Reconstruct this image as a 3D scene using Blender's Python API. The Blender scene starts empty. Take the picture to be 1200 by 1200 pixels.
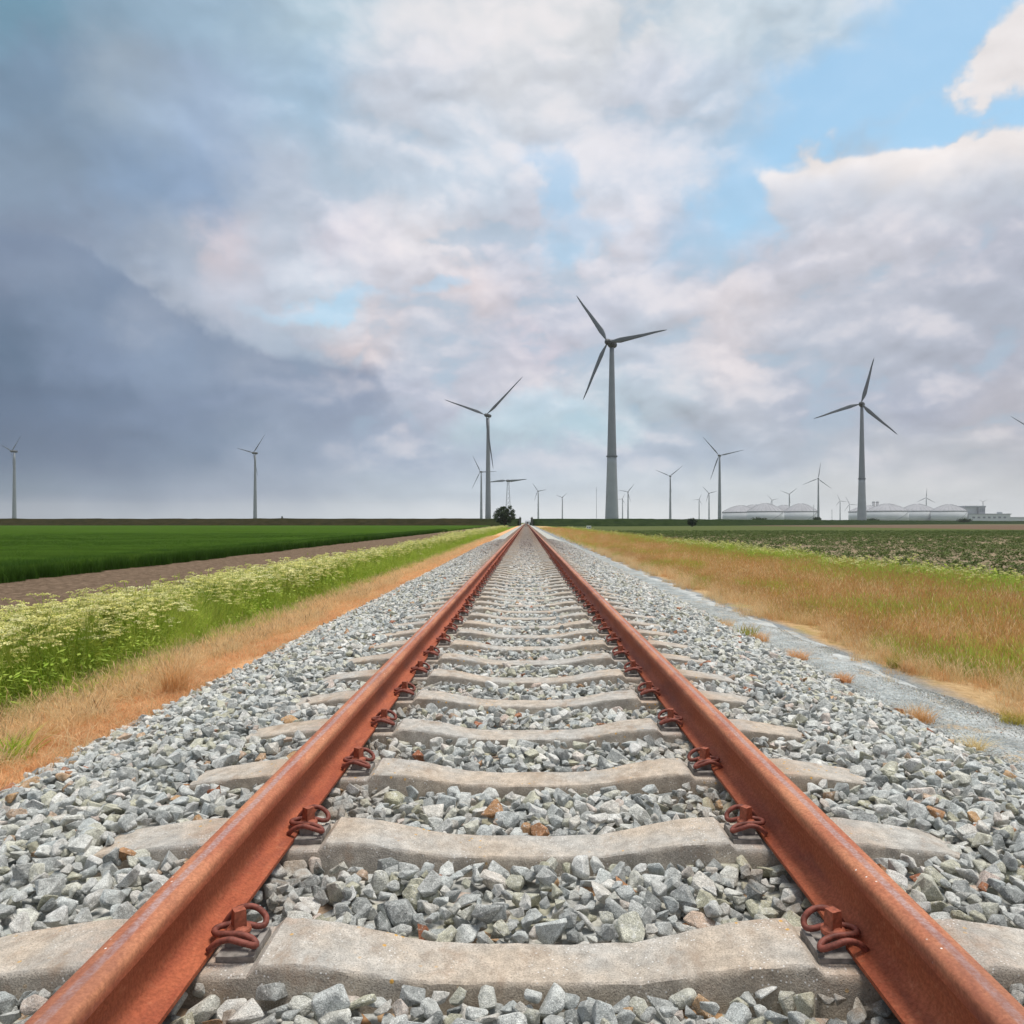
import bpy, bmesh, math, random
import numpy as np
from mathutils import Vector, Matrix
R = math.radians
random.seed(7)
rng = np.random.default_rng(11)
scene = bpy.context.scene
col = scene.collection

# ------------------------------------------------------------------ camera
CAM = Vector((-0.01, 0.0, 0.925))
F = 900.0            # focal length in pixels of a 1200 px wide frame
VX, VY = 616.4, 612.3
cam_d = bpy.data.cameras.new("camera")
cam_d.sensor_width = 36.0
cam_d.lens = 36.0 * F / 1200.0
cam_d.shift_x = -(VX - 600) / 1200.0
cam_d.shift_y = (VY - 600) / 1200.0
cam_d.clip_start = 0.05
cam_d.clip_end = 40000
cam = bpy.data.objects.new("camera", cam_d)
cam.location = CAM
cam.rotation_euler = (R(90), 0, 0)
col.objects.link(cam)
scene.camera = cam

# ------------------------------------------------------------------ exposure
scene.view_settings.view_transform = 'Standard'
scene.view_settings.look = 'None'
scene.view_settings.gamma = 1
scene.view_settings.use_curve_mapping = False
EXPO = 1.25
scene.view_settings.exposure = EXPO
scene.render.engine = 'CYCLES'
scene.cycles.use_denoising = True
scene.cycles.max_bounces = 5
scene.cycles.diffuse_bounces = 3
scene.cycles.transparent_max_bounces = 4
scene.cycles.volume_bounces = 0
scene.cycles.use_adaptive_sampling = True

SUN_DIR = Vector((0.20, 0.10, 0.95)).normalized()    # towards the sun
SUN_EL = math.asin(SUN_DIR.z)
SUN_AZ = math.atan2(SUN_DIR.x, SUN_DIR.y)


def lin(c):
    return tuple(((v / 255) / 12.92 if v / 255 <= 0.04045 else ((v / 255 + 0.055) / 1.055) ** 2.4) for v in c)


# ------------------------------------------------------------------ node helper
class G:
    def __init__(self, tree):
        self.t = tree
        self.n = tree.nodes
        self.l = tree.links

    def new(self, kind, **kw):
        nd = self.n.new(kind)
        for k, v in kw.items():
            setattr(nd, k, v)
        return nd

    def put(self, sock, v):
        if isinstance(v, bpy.types.NodeSocket):
            self.l.new(v, sock)
        elif isinstance(v, (tuple, list)) and len(v) == 3 and sock.type == 'RGBA':
            sock.default_value = (*v, 1)
        else:
            sock.default_value = v

    def m(self, op, *a, clamp=False):
        nd = self.new('ShaderNodeMath', operation=op, use_clamp=clamp)
        for i, v in enumerate(a):
            self.put(nd.inputs[i], v)
        return nd.outputs[0]

    def v(self, op, *a):
        nd = self.new('ShaderNodeVectorMath', operation=op)
        for i, v in enumerate(a):
            self.put(nd.inputs[i], v)
        return nd.outputs[1] if op in ('DOT_PRODUCT', 'LENGTH', 'DISTANCE') else nd.outputs[0]

    def scale(self, vec, s):
        nd = self.new('ShaderNodeVectorMath', operation='SCALE')
        self.put(nd.inputs[0], vec)
        self.put(nd.inputs['Scale'], s)
        return nd.outputs[0]

    def sep(self, vec):
        nd = self.new('ShaderNodeSeparateXYZ')
        self.put(nd.inputs[0], vec)
        return nd.outputs[0], nd.outputs[1], nd.outputs[2]

    def comb(self, x, y, z):
        nd = self.new('ShaderNodeCombineXYZ')
        for i, v in enumerate((x, y, z)):
            self.put(nd.inputs[i], v)
        return nd.outputs[0]

    def step(self, val, a, b, lo=0.0, hi=1.0, smooth=True):
        nd = self.new('ShaderNodeMapRange')
        nd.interpolation_type = 'SMOOTHSTEP' if smooth else 'LINEAR'
        nd.clamp = True
        self.put(nd.inputs['Value'], val)
        self.put(nd.inputs['From Min'], a)
        self.put(nd.inputs['From Max'], b)
        self.put(nd.inputs['To Min'], lo)
        self.put(nd.inputs['To Max'], hi)
        return nd.outputs[0]

    def noise(self, vec, scale, detail=3, rough=0.5, dist=0.0, w=None, color=False):
        nd = self.new('ShaderNodeTexNoise')
        if w is not None:
            nd.noise_dimensions = '4D'
            self.put(nd.inputs['W'], w)
        if vec is not None:
            self.put(nd.inputs['Vector'], vec)
        nd.inputs['Scale'].default_value = scale
        nd.inputs['Detail'].default_value = detail
        nd.inputs['Roughness'].default_value = rough
        nd.inputs['Distortion'].default_value = dist
        return nd.outputs['Color'] if color else nd.outputs['Fac']

    def voro(self, vec, scale, feature='F1', out='Distance', rand=1.0):
        nd = self.new('ShaderNodeTexVoronoi', feature=feature)
        if vec is not None:
            self.put(nd.inputs['Vector'], vec)
        nd.inputs['Scale'].default_value = scale
        nd.inputs['Randomness'].default_value = rand
        return nd.outputs[out]

    def mix(self, fac, a, b, blend='MIX'):
        nd = self.new('ShaderNodeMix', data_type='RGBA', blend_type=blend)
        self.put(nd.inputs[0], fac)
        self.put(nd.inputs[6], a)
        self.put(nd.inputs[7], b)
        return nd.outputs[2]

    def ramp(self, fac, stops, interp='LINEAR'):
        nd = self.new('ShaderNodeValToRGB')
        cr = nd.color_ramp
        cr.interpolation = interp
        while len(cr.elements) < len(stops):
            cr.elements.new(0.5)
        for e, (p, c) in zip(cr.elements, stops):
            e.position = min(1, max(0, p))
            e.color = (*c, 1) if isinstance(c, (tuple, list)) else (c, c, c, 1)
        self.put(nd.inputs[0], fac)
        return nd.outputs[0]


# ------------------------------------------------------------------ world
world = bpy.data.worlds.new("World")
scene.world = world
world.use_nodes = True
wt = world.node_tree
wt.nodes.clear()
g = G(wt)
out = g.new('ShaderNodeOutputWorld')
sky = g.new('ShaderNodeTexSky', sky_type='NISHITA')
sky.sun_disc = False
sky.sun_elevation = SUN_EL
sky.sun_rotation = SUN_AZ
sky.air_density = 1.0
sky.dust_density = 1.2
bg_sky = g.new('ShaderNodeBackground')
bg_sky.inputs['Strength'].default_value = 0.084
wt.links.new(g.v('MULTIPLY', sky.outputs[0], (0.93, 1.08, 0.94)), bg_sky.inputs['Color'])

tc = g.new('ShaderNodeTexCoord')
D = tc.outputs['Generated']
dx, dy, dz = g.sep(D)
# coordinates: degrees off the track axis, and height above the horizon
zz = g.m('MAXIMUM', dz, 0.0)
flat = g.comb(g.m('DIVIDE', dx, g.m('ADD', zz, 0.20)), g.m('DIVIDE', dy, g.m('ADD', zz, 0.20)), g.m('MULTIPLY', zz, 1.2))
az0 = g.m('MULTIPLY', g.m('ARCTAN2', dx, dy), 180 / math.pi)
caz = g.m('MAXIMUM', g.m('COSINE', g.m('ARCTAN2', dx, dy)), 0.45)
hor = g.m('SQRT', g.m('ADD', g.m('MULTIPLY', dx, dx), g.m('MULTIPLY', dy, dy)))
s0 = g.m('MULTIPLY', g.m('DIVIDE', g.m('DIVIDE', dz, g.m('MAXIMUM', hor, 0.02)), caz), 900.0)
damp = g.step(s0, 10.0, 160.0, 0.2, 1.0)


def centred(v):
    return g.v('SUBTRACT', v, (0.5, 0.5, 0.5))


def puffs(vec, scale, octaves=5):
    """rounded cauliflower lobes, about 0..1 (billowed noise)"""
    tot = None
    amp = 1.0
    for i in range(octaves):
        n_ = g.noise(vec, scale * 2.03 ** i, 0, 0.5)
        d2 = g.m('SUBTRACT', n_, 0.5)
        b_ = g.m('MULTIPLY', g.m('SQRT', g.m('ADD', g.m('MULTIPLY', d2, d2), 0.0035)), 3.2 * amp)
        tot = b_ if tot is None else g.m('ADD', tot, b_)
        amp *= 0.46
    return g.m('MULTIPLY', tot, 0.56)


# warps that give the cloud masses ragged outlines
w1x, w1y, w1z = g.sep(centred(g.noise(D, 4.0, 3, 0.5, color=True)))
w2x, w2y, w2z = g.sep(centred(g.noise(D, 9.0, 5, 0.6, color=True)))
az = g.m('ADD', az0, g.m('ADD', g.m('MULTIPLY', w1x, 7.0), g.m('MULTIPLY', w2x, 11.0)))
s = g.m('ADD', s0, g.m('MULTIPLY', damp, g.m('ADD', g.m('MULTIPLY', w1y, 70.0), g.m('MULTIPLY', w2y, 150.0))))


def azp(px):
    return (math.degrees(math.atan((px - VX) / F)) + 45) / 90


azf = g.m('DIVIDE', g.m('ADD', az, 45.0), 90.0)
SKY_ROWS = [
    (606, [(0, 160, 168, 177), (150, 182, 190, 198), (300, 208, 215, 221), (450, 228, 234, 238), (600, 240, 244, 246), (900, 238, 241, 240), (1190, 228, 230, 230)]),
    (575, [(0, 112, 130, 148), (150, 129, 145, 165), (300, 162, 174, 191), (450, 190, 202, 214), (600, 204, 215, 225), (750, 208, 217, 225), (900, 212, 218, 221), (1050, 214, 216, 217), (1190, 209, 211, 213)]),
    (530, [(0, 92, 110, 134), (120, 100, 117, 142), (230, 124, 142, 165), (340, 157, 171, 191), (450, 166, 180, 200), (560, 182, 194, 210), (680, 186, 196, 212), (800, 180, 192, 208), (950, 186, 194, 206), (1080, 192, 196, 204), (1190, 192, 194, 201)]),
    (470, [(0, 88, 107, 132), (120, 106, 125, 151), (230, 127, 144, 169), (340, 150, 164, 186), (430, 152, 164, 186), (520, 188, 194, 210), (620, 206, 206, 216), (740, 190, 206, 218), (850, 190, 196, 208), (960, 178, 186, 202), (1080, 178, 184, 200), (1190, 188, 188, 198)]),
    (410, [(0, 92, 113, 137), (110, 128, 146, 172), (220, 142, 160, 184), (330, 176, 186, 202), (420, 212, 203, 207), (520, 192, 200, 214), (640, 206, 203, 215), (740, 192, 202, 216), (850, 212, 208, 214), (960, 186, 194, 208), (1080, 182, 188, 202), (1190, 180, 184, 198)]),
    (350, [(0, 110, 128, 152), (100, 128, 146, 170), (190, 174, 184, 200), (280, 192, 198, 212), (380, 202, 213, 226), (470, 206, 207, 217), (560, 226, 217, 221), (660, 198, 202, 216), (760, 202, 206, 218), (870, 218, 213, 218), (1000, 194, 198, 210), (1190, 180, 186, 200)]),
    (280, [(0, 130, 143, 165), (100, 148, 163, 184), (200, 170, 182, 199), (250, 206, 201, 210), (330, 190, 199, 213), (400, 210, 209, 220), (500, 224, 222, 228), (600, 202, 206, 219), (720, 224, 222, 230), (820, 190, 200, 217), (900, 203, 205, 217), (1000, 208, 208, 217), (1190, 186, 190, 204)]),
    (200, [(0, 132, 151, 172), (120, 136, 159, 186), (220, 146, 168, 196), (330, 182, 193, 209), (420, 192, 205, 220), (560, 199, 212, 226), (640, 208, 215, 227), (760, 211, 217, 229), (850, 186, 206, 226), (1000, 190, 204, 220), (1190, 200, 208, 220)]),
    (100, [(0, 126, 150, 174), (120, 154, 171, 188), (250, 160, 180, 204), (370, 168, 194, 216), (480, 204, 210, 221), (620, 214, 217, 223), (740, 205, 211, 223), (850, 195, 208, 223), (950, 193, 208, 223), (1190, 190, 205, 221)]),
    (15, [(0, 118, 156, 178), (120, 138, 165, 186), (250, 154, 180, 201), (400, 182, 203, 217), (520, 208, 213, 219), (620, 216, 218, 222), (740, 211, 215, 220), (850, 201, 214, 224), (960, 198, 213, 225), (1190, 194, 209, 223)]),
]
prev = None
c_sky = None
for py, stops in SKY_ROWS:
    r_ = g.ramp(azf, [(azp(p[0]), lin(p[1:])) for p in stops], 'EASE')
    sv = VY - py
    c_sky = r_ if c_sky is None else g.mix(g.step(s, prev, sv), c_sky, r_)
    prev = sv
AVG = lin((184, 194, 208))
c_sky = g.mix(g.step(s, 600.0, 1300.0), c_sky, AVG)
c_sky = g.mix(g.step(g.m('ABSOLUTE', az0), 45.0, 110.0), c_sky, AVG)

# cloud relief: soft rolls that tighten towards the horizon, and rounded puffs lit from above
Dw = g.v('ADD', D, g.scale(g.comb(w2x, w2y, w2z), 0.035))
Dp = g.v('MULTIPLY', Dw, (1.0, 1.0, 1.6))
n_p = puffs(Dp, 5.2)
n_u = puffs(g.v('ADD', Dp, (0.005, 0.0, 0.022)), 5.2)
n_a = g.noise(flat, 3.0, 5, 0.6, 0.3)
lit = g.m('SUBTRACT', n_p, n_u)
relief = g.m('ADD', g.m('MULTIPLY', g.m('SUBTRACT', n_a, 0.5), 0.30), g.m('ADD', g.m('MULTIPLY', g.m('SUBTRACT', n_p, 0.34), 0.20), g.m('MULTIPLY', lit, 0.72)))
tex = g.m('MULTIPLY', relief, g.step(s0, 0.0, 120.0, 0.15, 1.0))
storminess = g.step(az0, -8.0, -26.0)
tex = g.m('MULTIPLY', tex, g.m('SUBTRACT', 1.0, g.m('MULTIPLY', storminess, 0.5)))
c_cloud = g.scale(c_sky, g.m('ADD', 1.0, tex))
lum = g.m('MULTIPLY', g.step(tex, 0.0, 0.20), g.m('SUBTRACT', 1.0, storminess))
c_cloud = g.mix(g.m('MULTIPLY', lum, 0.42), c_cloud, lin((240, 230, 229)))
gaps = g.m('MULTIPLY', g.step(g.m('ADD', n_p, g.m('MULTIPLY', g.m('SUBTRACT', n_a, 0.5), 0.5)), 0.33, 0.20), g.m('MULTIPLY', g.m('SUBTRACT', 1.0, storminess), g.step(s0, 40.0, 160.0)))
c_cloud = g.mix(g.m('MULTIPLY', gaps, 0.5), c_cloud, lin((172, 198, 219)))


def soft_line(points, wid, wob, lobes=0.0):
    """signed height below a cloud edge given as (px, py) points, and its mask"""
    stops = [(azp(px), (VY - py) / 700.0) for px, py in points]
    e = g.m('MULTIPLY', g.ramp(g.m('DIVIDE', g.m('ADD', g.m('ADD', az0, g.m('MULTIPLY', w2x, 7.0)), 45.0), 90.0), stops, 'EASE'), 700.0)
    d_ = g.m('SUBTRACT', e, g.m('ADD', s0, g.m('MULTIPLY', w2y, wob)))
    if lobes:
        d_ = g.m('ADD', d_, g.m('MULTIPLY', g.m('SUBTRACT', n_p, 0.34), lobes))
    return d_, g.step(d_, -wid, wid)


# storm bank on the left
sd, sm = soft_line([(-120, 262), (60, 285), (130, 320), (200, 362), (260, 392), (330, 415), (420, 430), (520, 520), (620, 640), (720, 700)], 11, 55, 55)
fade = g.m('MULTIPLY', g.step(sd, 0.0, 70.0, 1.0, 0.35), g.step(az0, -5.0, -17.0))
storm = g.m('MULTIPLY', sm, fade)
c_cloud = g.mix(g.m('MULTIPLY', storm, 0.62), c_cloud, lin((118, 136, 162)))


# openings that show blue sky
def hole(px, py, rx, ry, rot=0.0, soft=0.9, lobes=0.0):
    a0 = math.degrees(math.atan((px - VX) / F))
    k = 15.7 * (1 / math.cos(R(a0)) ** 2)
    u_ = g.m('MULTIPLY', g.m('SUBTRACT', az, a0), k)
    v_ = g.m('SUBTRACT', s, VY - py)
    ca, sa = math.cos(R(rot)), math.sin(R(rot))
    uu = g.m('DIVIDE', g.m('ADD', g.m('MULTIPLY', u_, ca), g.m('MULTIPLY', v_, sa)), rx)
    vv = g.m('DIVIDE', g.m('SUBTRACT', g.m('MULTIPLY', v_, ca), g.m('MULTIPLY', u_, sa)), ry)
    r2 = g.m('SQRT', g.m('ADD', g.m('MULTIPLY', uu, uu), g.m('MULTIPLY', vv, vv)))
    if lobes:
        r2 = g.m('ADD', r2, g.m('MULTIPLY', g.m('SUBTRACT', n_p, 0.34), lobes))
    return g.step(r2, 1.0 + soft, 1.0 - soft * 0.5)


blue = hole(1035, 112, 215, 54, 33, 0.75, 0.6)
for args, amt in (((1175, 15, 130, 75, 10, 0.6), 1.0), ((1150, 135, 95, 40, 20, 0.6), 1.0), ((862, 222, 40, 34, 40, 0.9), 0.75), ((655, 225, 20, 38, 20, 1.0), 0.7), ((690, 275, 34, 20, 0, 1.0), 0.5),
                  ((385, 352, 52, 10, 0, 1.0), 0.6), ((640, 505, 80, 20, 0, 1.0), 0.3), ((515, 345, 22, 9, 0, 1.0), 0.5)):
    blue = g.m('MAXIMUM', blue, g.m('MULTIPLY', hole(*args), amt))

# cumulus on the right in front of the opening
cd, cm = soft_line([(700, 215), (880, 205), (920, 190), (950, 180), (985, 190), (1030, 196), (1080, 186), (1110, 172), (1150, 150), (1200, 136), (1290, 150), (1400, 210), (1520, 330)], 8, 75, 95)
cfade = g.step(cd, 20.0, 140.0, 1.0, 0.0)
cshade = g.step(g.m('ADD', cd, g.m('MULTIPLY', w1y, 110.0)), 10.0, 110.0)
c_cum = g.mix(cshade, lin((238, 232, 231)), lin((198, 203, 214)))
c_cum = g.scale(c_cum, g.m('ADD', 1.0, g.m('MULTIPLY', tex, 0.6)))
right = g.step(g.m('ADD', az, g.m('ADD', g.m('MULTIPLY', g.m('SUBTRACT', n_p, 0.34), 12.0), g.m('MULTIPLY', g.m('SUBTRACT', s0, 380.0), -0.012))), 17.6, 21.0)
cm_r = g.m('MULTIPLY', cm, right)
cum = g.m('MULTIPLY', cm_r, cfade)
# a second small one above it
sc_ = hole(1200, 85, 58, 42, 15, 0.40, -1.6)
c_small = g.scale(lin((236, 231, 231)), g.m('ADD', 1.0, g.m('MULTIPLY', tex, 0.5)))
blue = g.m('MULTIPLY', blue, g.m('SUBTRACT', 1.0, cm_r))
blue = g.m('MULTIPLY', blue, g.m('SUBTRACT', 1.0, sc_))
c_cloud = g.mix(cum, c_cloud, c_cum)
c_cloud = g.mix(sc_, c_cloud, c_small)
bg_cl = g.new('ShaderNodeBackground')
bg_cl.inputs['Strength'].default_value = 0.5 ** EXPO
wt.links.new(c_cloud, bg_cl.inputs['Color'])
mixw = g.new('ShaderNodeMixShader')
g.put(mixw.inputs[0], g.m('MULTIPLY', blue, 0.90))
wt.links.new(bg_cl.outputs[0], mixw.inputs[1])
wt.links.new(bg_sky.outputs[0], mixw.inputs[2])
wt.links.new(mixw.outputs[0], out.inputs['Surface'])

sun_d = bpy.data.lights.new("sun", 'SUN')
sun_d.energy = 1.5
sun_d.angle = R(20)
sun_d.color = (1.0, 0.95, 0.88)
sun = bpy.data.objects.new("sun", sun_d)
sun.rotation_euler = SUN_DIR.to_track_quat('Z', 'Y').to_euler()
sun.location = (0, 0, 50)
col.objects.link(sun)


# ------------------------------------------------------------------ object helpers
def tag(o, label=None, cat=None, group=None, kind=None):
    if label: o['label'] = label
    if cat: o['category'] = cat
    if group: o['group'] = group
    if kind: o['kind'] = kind
    return o


def mesh_obj(name, me, mat=None, parent=None, loc=None):
    o = bpy.data.objects.new(name, me)
    col.objects.link(o)
    if mat is not None and not me.materials:
        me.materials.append(mat)
    if parent is not None:
        o.parent = parent
    if loc is not None:
        o.location = loc
    return o


def empty(name, loc=(0, 0, 0), rz=0):
    o = bpy.data.objects.new(name, None)
    o.empty_display_size = 0.2
    col.objects.link(o)
    o.location = loc
    o.rotation_euler = (0, 0, rz)
    return o


def mesh(name, verts, faces, smooth=False):
    me = bpy.data.meshes.new(name)
    me.from_pydata([tuple(v) for v in verts], [], [tuple(f) for f in faces])
    me.update()
    if smooth:
        me.polygons.foreach_set('use_smooth', [True] * len(me.polygons))
    return me


def from_bm(name, bm, smooth=False):
    me = bpy.data.meshes.new(name)
    bmesh.ops.recalc_face_normals(bm, faces=bm.faces)
    bm.to_mesh(me)
    bm.free()
    if smooth:
        me.polygons.foreach_set('use_smooth', [True] * len(me.polygons))
    return me


class MB:
    """collects simple solids into one mesh"""
    def __init__(self):
        self.v, self.f = [], []

    def box(self, x0, x1, y0, y1, z0, z1):
        b = len(self.v)
        self.v += [(x, y, z) for z in (z0, z1) for x, y in ((x0, y0), (x1, y0), (x1, y1), (x0, y1))]
        self.f += [tuple(b + i for i in q) for q in ((3, 2, 1, 0), (4, 5, 6, 7), (0, 1, 5, 4), (1, 2, 6, 5), (2, 3, 7, 6), (3, 0, 4, 7))]
        return self

    def lathe(self, prof, n=24, cx=0, cy=0, cap=True):
        b = len(self.v)
        for r, z in prof:
            for i in range(n):
                a = 2 * math.pi * i / n
                self.v.append((cx + r * math.cos(a), cy + r * math.sin(a), z))
        for j in range(len(prof) - 1):
            for i in range(n):
                k = (i + 1) % n
                self.f.append((b + j * n + i, b + j * n + k, b + (j + 1) * n + k, b + (j + 1) * n + i))
        if cap:
            self.f.append(tuple(b + i for i in reversed(range(n))))
            self.f.append(tuple(b + (len(prof) - 1) * n + i for i in range(n)))
        return self

    def tube(self, pts, r, n=8):
        pts = [Vector(p) for p in pts]
        b = len(self.v)
        up = Vector((0, 0, 1))
        nrm = None
        for i, p in enumerate(pts):
            t = (pts[min(i + 1, len(pts) - 1)] - pts[max(i - 1, 0)]).normalized()
            if nrm is None:
                nrm = t.cross(up)
                if nrm.length < 1e-3:
                    nrm = t.cross(Vector((1, 0, 0)))
            nrm = (nrm - t * nrm.dot(t)).normalized()
            bi = t.cross(nrm)
            rr = r[i] if isinstance(r, (list, tuple)) else r
            for k in range(n):
                a = 2 * math.pi * k / n
                self.v.append(tuple(p + nrm * (rr * math.cos(a)) + bi * (rr * math.sin(a))))
        for i in range(len(pts) - 1):
            for k in range(n):
                k2 = (k + 1) % n
                self.f.append((b + i * n + k, b + i * n + k2, b + (i + 1) * n + k2, b + (i + 1) * n + k))
        self.f.append(tuple(b + k for k in reversed(range(n))))
        self.f.append(tuple(b + (len(pts) - 1) * n + k for k in range(n)))
        return self

    def mesh(self, name, smooth=False):
        return mesh(name, self.v, self.f, smooth)


def catmull(pts, n=5):
    pts = [Vector(p) for p in pts]
    P = [pts[0] * 2 - pts[1]] + pts + [pts[-1] * 2 - pts[-2]]
    o = []
    for i in range(1, len(P) - 2):
        for k in range(n):
            t = k / n
            a, b, c, d = P[i - 1], P[i], P[i + 1], P[i + 2]
            o.append(0.5 * ((2 * b) + (c - a) * t + (2 * a - 5 * b + 4 * c - d) * t * t + (3 * b - a - 3 * c + d) * t ** 3))
    o.append(pts[-1])
    return o


def smooth_by_angle(me, deg=35):
    me.polygons.foreach_set('use_smooth', [True] * len(me.polygons))
    bm = bmesh.new()
    bm.from_mesh(me)
    for e in bm.edges:
        if len(e.link_faces) == 2 and e.calc_face_angle(0) > R(deg):
            e.smooth = False
    bm.to_mesh(me)
    bm.free()


def material(name):
    m = bpy.data.materials.new(name)
    m.use_nodes = True
    m.node_tree.nodes.clear()
    gg = G(m.node_tree)
    o = gg.new('ShaderNodeOutputMaterial')
    b = gg.new('ShaderNodeBsdfPrincipled')
    b.inputs['Specular IOR Level'].default_value = 0.3
    m.node_tree.links.new(b.outputs[0], o.inputs['Surface'])
    return m, gg, b, o


def bump(gg, b, height, strength=0.5, dist=0.01):
    nd = gg.new('ShaderNodeBump')
    nd.inputs['Strength'].default_value = strength
    nd.inputs['Distance'].default_value = dist
    gg.put(nd.inputs['Height'], height)
    gg.l.new(nd.outputs[0], b.inputs['Normal'])


def plain(name, rgb, rough=0.7, var=0.15, scale=3.0, spec=0.3):
    m, gg, b, o = material(name)
    t_ = gg.new('ShaderNodeTexCoord').outputs['Object']
    n_ = gg.noise(t_, scale, 5, 0.6)
    c_ = gg.scale(rgb, gg.step(n_, 0.3, 0.7, 1 - var, 1 + var))
    gg.put(b.inputs['Base Color'], c_)
    b.inputs['Roughness'].default_value = rough
    b.inputs['Specular IOR Level'].default_value = spec
    return m


def obj_rand(gg):
    return gg.new('ShaderNodeObjectInfo').outputs['Random']


# scatter: points with rotation / scale / index, instanced by geometry nodes
def scatter(name, pts, rot, scl, idx, protos, parent=None):
    n = len(pts)
    me = bpy.data.meshes.new(name)
    me.vertices.add(n)
    me.vertices.foreach_set('co', np.asarray(pts, np.float32).ravel())
    a = me.attributes.new('rot', 'FLOAT_VECTOR', 'POINT'); a.data.foreach_set('vector', np.asarray(rot, np.float32).ravel())
    scl = np.asarray(scl, np.float32)
    if scl.ndim == 1:
        scl = np.repeat(scl[:, None], 3, 1)
    a = me.attributes.new('scl', 'FLOAT_VECTOR', 'POINT'); a.data.foreach_set('vector', np.ascontiguousarray(scl).ravel())
    a = me.attributes.new('idx', 'INT', 'POINT'); a.data.foreach_set('value', np.asarray(idx, np.int32))
    me.update()
    o = bpy.data.objects.new(name, me)
    col.objects.link(o)
    if parent is not None:
        o.parent = parent
    c = bpy.data.collections.new(name + '_shapes')
    for p in protos:
        c.objects.link(p)
    ng = bpy.data.node_groups.new(name + '_scatter', 'GeometryNodeTree')
    ng.interface.new_socket('Geometry', in_out='INPUT', socket_type='NodeSocketGeometry')
    ng.interface.new_socket('Geometry', in_out='OUTPUT', socket_type='NodeSocketGeometry')
    N = ng.nodes
    gi, go = N.new('NodeGroupInput'), N.new('NodeGroupOutput')
    ip = N.new('GeometryNodeInstanceOnPoints')
    ci = N.new('GeometryNodeCollectionInfo')
    ci.inputs['Collection'].default_value = c
    ci.inputs['Separate Children'].default_value = True
    ci.inputs['Reset Children'].default_value = True

    def attr(nm, ty):
        x = N.new('GeometryNodeInputNamedAttribute')
        x.data_type = ty
        x.inputs['Name'].default_value = nm
        return x.outputs['Attribute']
    er = N.new('FunctionNodeEulerToRotation')
    L = ng.links
    L.new(attr('rot', 'FLOAT_VECTOR'), er.inputs[0])
    L.new(gi.outputs[0], ip.inputs['Points'])
    L.new(ci.outputs[0], ip.inputs['Instance'])
    ip.inputs['Pick Instance'].default_value = True
    L.new(attr('idx', 'INT'), ip.inputs['Instance Index'])
    L.new(er.outputs[0], ip.inputs['Rotation'])
    L.new(attr('scl', 'FLOAT_VECTOR'), ip.inputs['Scale'])
    L.new(ip.outputs[0], go.inputs[0])
    md = o.modifiers.new('scatter', 'NODES')
    md.node_group = ng
    return o


def proto(name, i, me):
    return bpy.data.objects.new('%s_%02d' % (name, i), me)


def in_view(x, y, extra=0.4, back=0.4):
    """roughly what the frame and a step to the side can see"""
    return (y > back) & (x < (1200 - VX) / F * y + extra * y + 0.7) & (x > -VX / F * y - extra * y - 0.7)


def px2x(px, d):
    return CAM.x + (px - VX) * d / F


def py2d(py, z):
    return (CAM.z - z) * F / (py - VY)


# value noise in numpy for scatter densities
def vnoise(x, y, scale, seed=0):
    x = np.asarray(x) / scale + 1000.3
    y = np.asarray(y) / scale + 1000.7
    xi, yi = np.floor(x).astype(np.int64), np.floor(y).astype(np.int64)
    fx, fy = x - xi, y - yi
    fx, fy = fx * fx * (3 - 2 * fx), fy * fy * (3 - 2 * fy)

    def h(a, b):
        n_ = (a * 374761393 + b * 668265263 + seed * 974634777) & 0x7fffffff
        n_ = ((n_ ^ (n_ >> 13)) * 1274126177) & 0x7fffffff
        return (n_ ^ (n_ >> 16)) % 10007 / 10007.0
    return (h(xi, yi) * (1 - fx) + h(xi + 1, yi) * fx) * (1 - fy) + (h(xi, yi + 1) * (1 - fx) + h(xi + 1, yi + 1) * fx) * fy


# ------------------------------------------------------------------ materials
# crushed stone: one hue per stone, speckle and veins in the stone's own space
STONE_RAMP = [(0.0, (0.20, 0.21, 0.20)), (0.10, (0.33, 0.34, 0.325)), (0.25, (0.50, 0.505, 0.475)), (0.4, (0.43, 0.455, 0.44)),
              (0.55, (0.58, 0.58, 0.54)), (0.68, (0.44, 0.425, 0.31)), (0.8, (0.62, 0.62, 0.59)), (0.93, (0.58, 0.55, 0.49)), (0.965, (0.55, 0.46, 0.40)),
              (0.985, (0.46, 0.29, 0.15)), (1.0, (0.34, 0.13, 0.07))]
M_stone, gg, b, o = material("crushed_stone")
rnd = obj_rand(gg)
tco = gg.new('ShaderNodeTexCoord').outputs['Object']
base = gg.ramp(rnd, STONE_RAMP)
w_ = gg.m('MULTIPLY', rnd, 91.0)
n1 = gg.noise(tco, 2.2, 4, 0.65, w=w_)
n2 = gg.noise(tco, 5.5, 6, 0.72, 0.4, w=w_)
n3 = gg.noise(tco, 34, 3, 0.65, w=w_)
c_ = gg.scale(base, gg.step(n1, 0.3, 0.72, 0.82, 1.42))
c_ = gg.mix(gg.step(n2, 0.52, 0.66, 0, 0.75), c_, (0.80, 0.80, 0.76))
c_ = gg.mix(gg.step(n2, 0.44, 0.33, 0, 0.55), c_, (0.17, 0.18, 0.175))
c_ = gg.scale(c_, gg.step(n3, 0.35, 0.65, 0.66, 1.32))
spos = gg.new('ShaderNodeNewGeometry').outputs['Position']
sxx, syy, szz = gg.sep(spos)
rust_shade = gg.m('MULTIPLY', gg.step(syy, 7.0, 36.0), gg.step(gg.m('ABSOLUTE', sxx), 2.0, 0.9, 0.45, 0.85))
c_ = gg.mix(rust_shade, c_, (0.20, 0.155, 0.135))            # rust tint plus painted-in shade, stronger down the line
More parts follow.
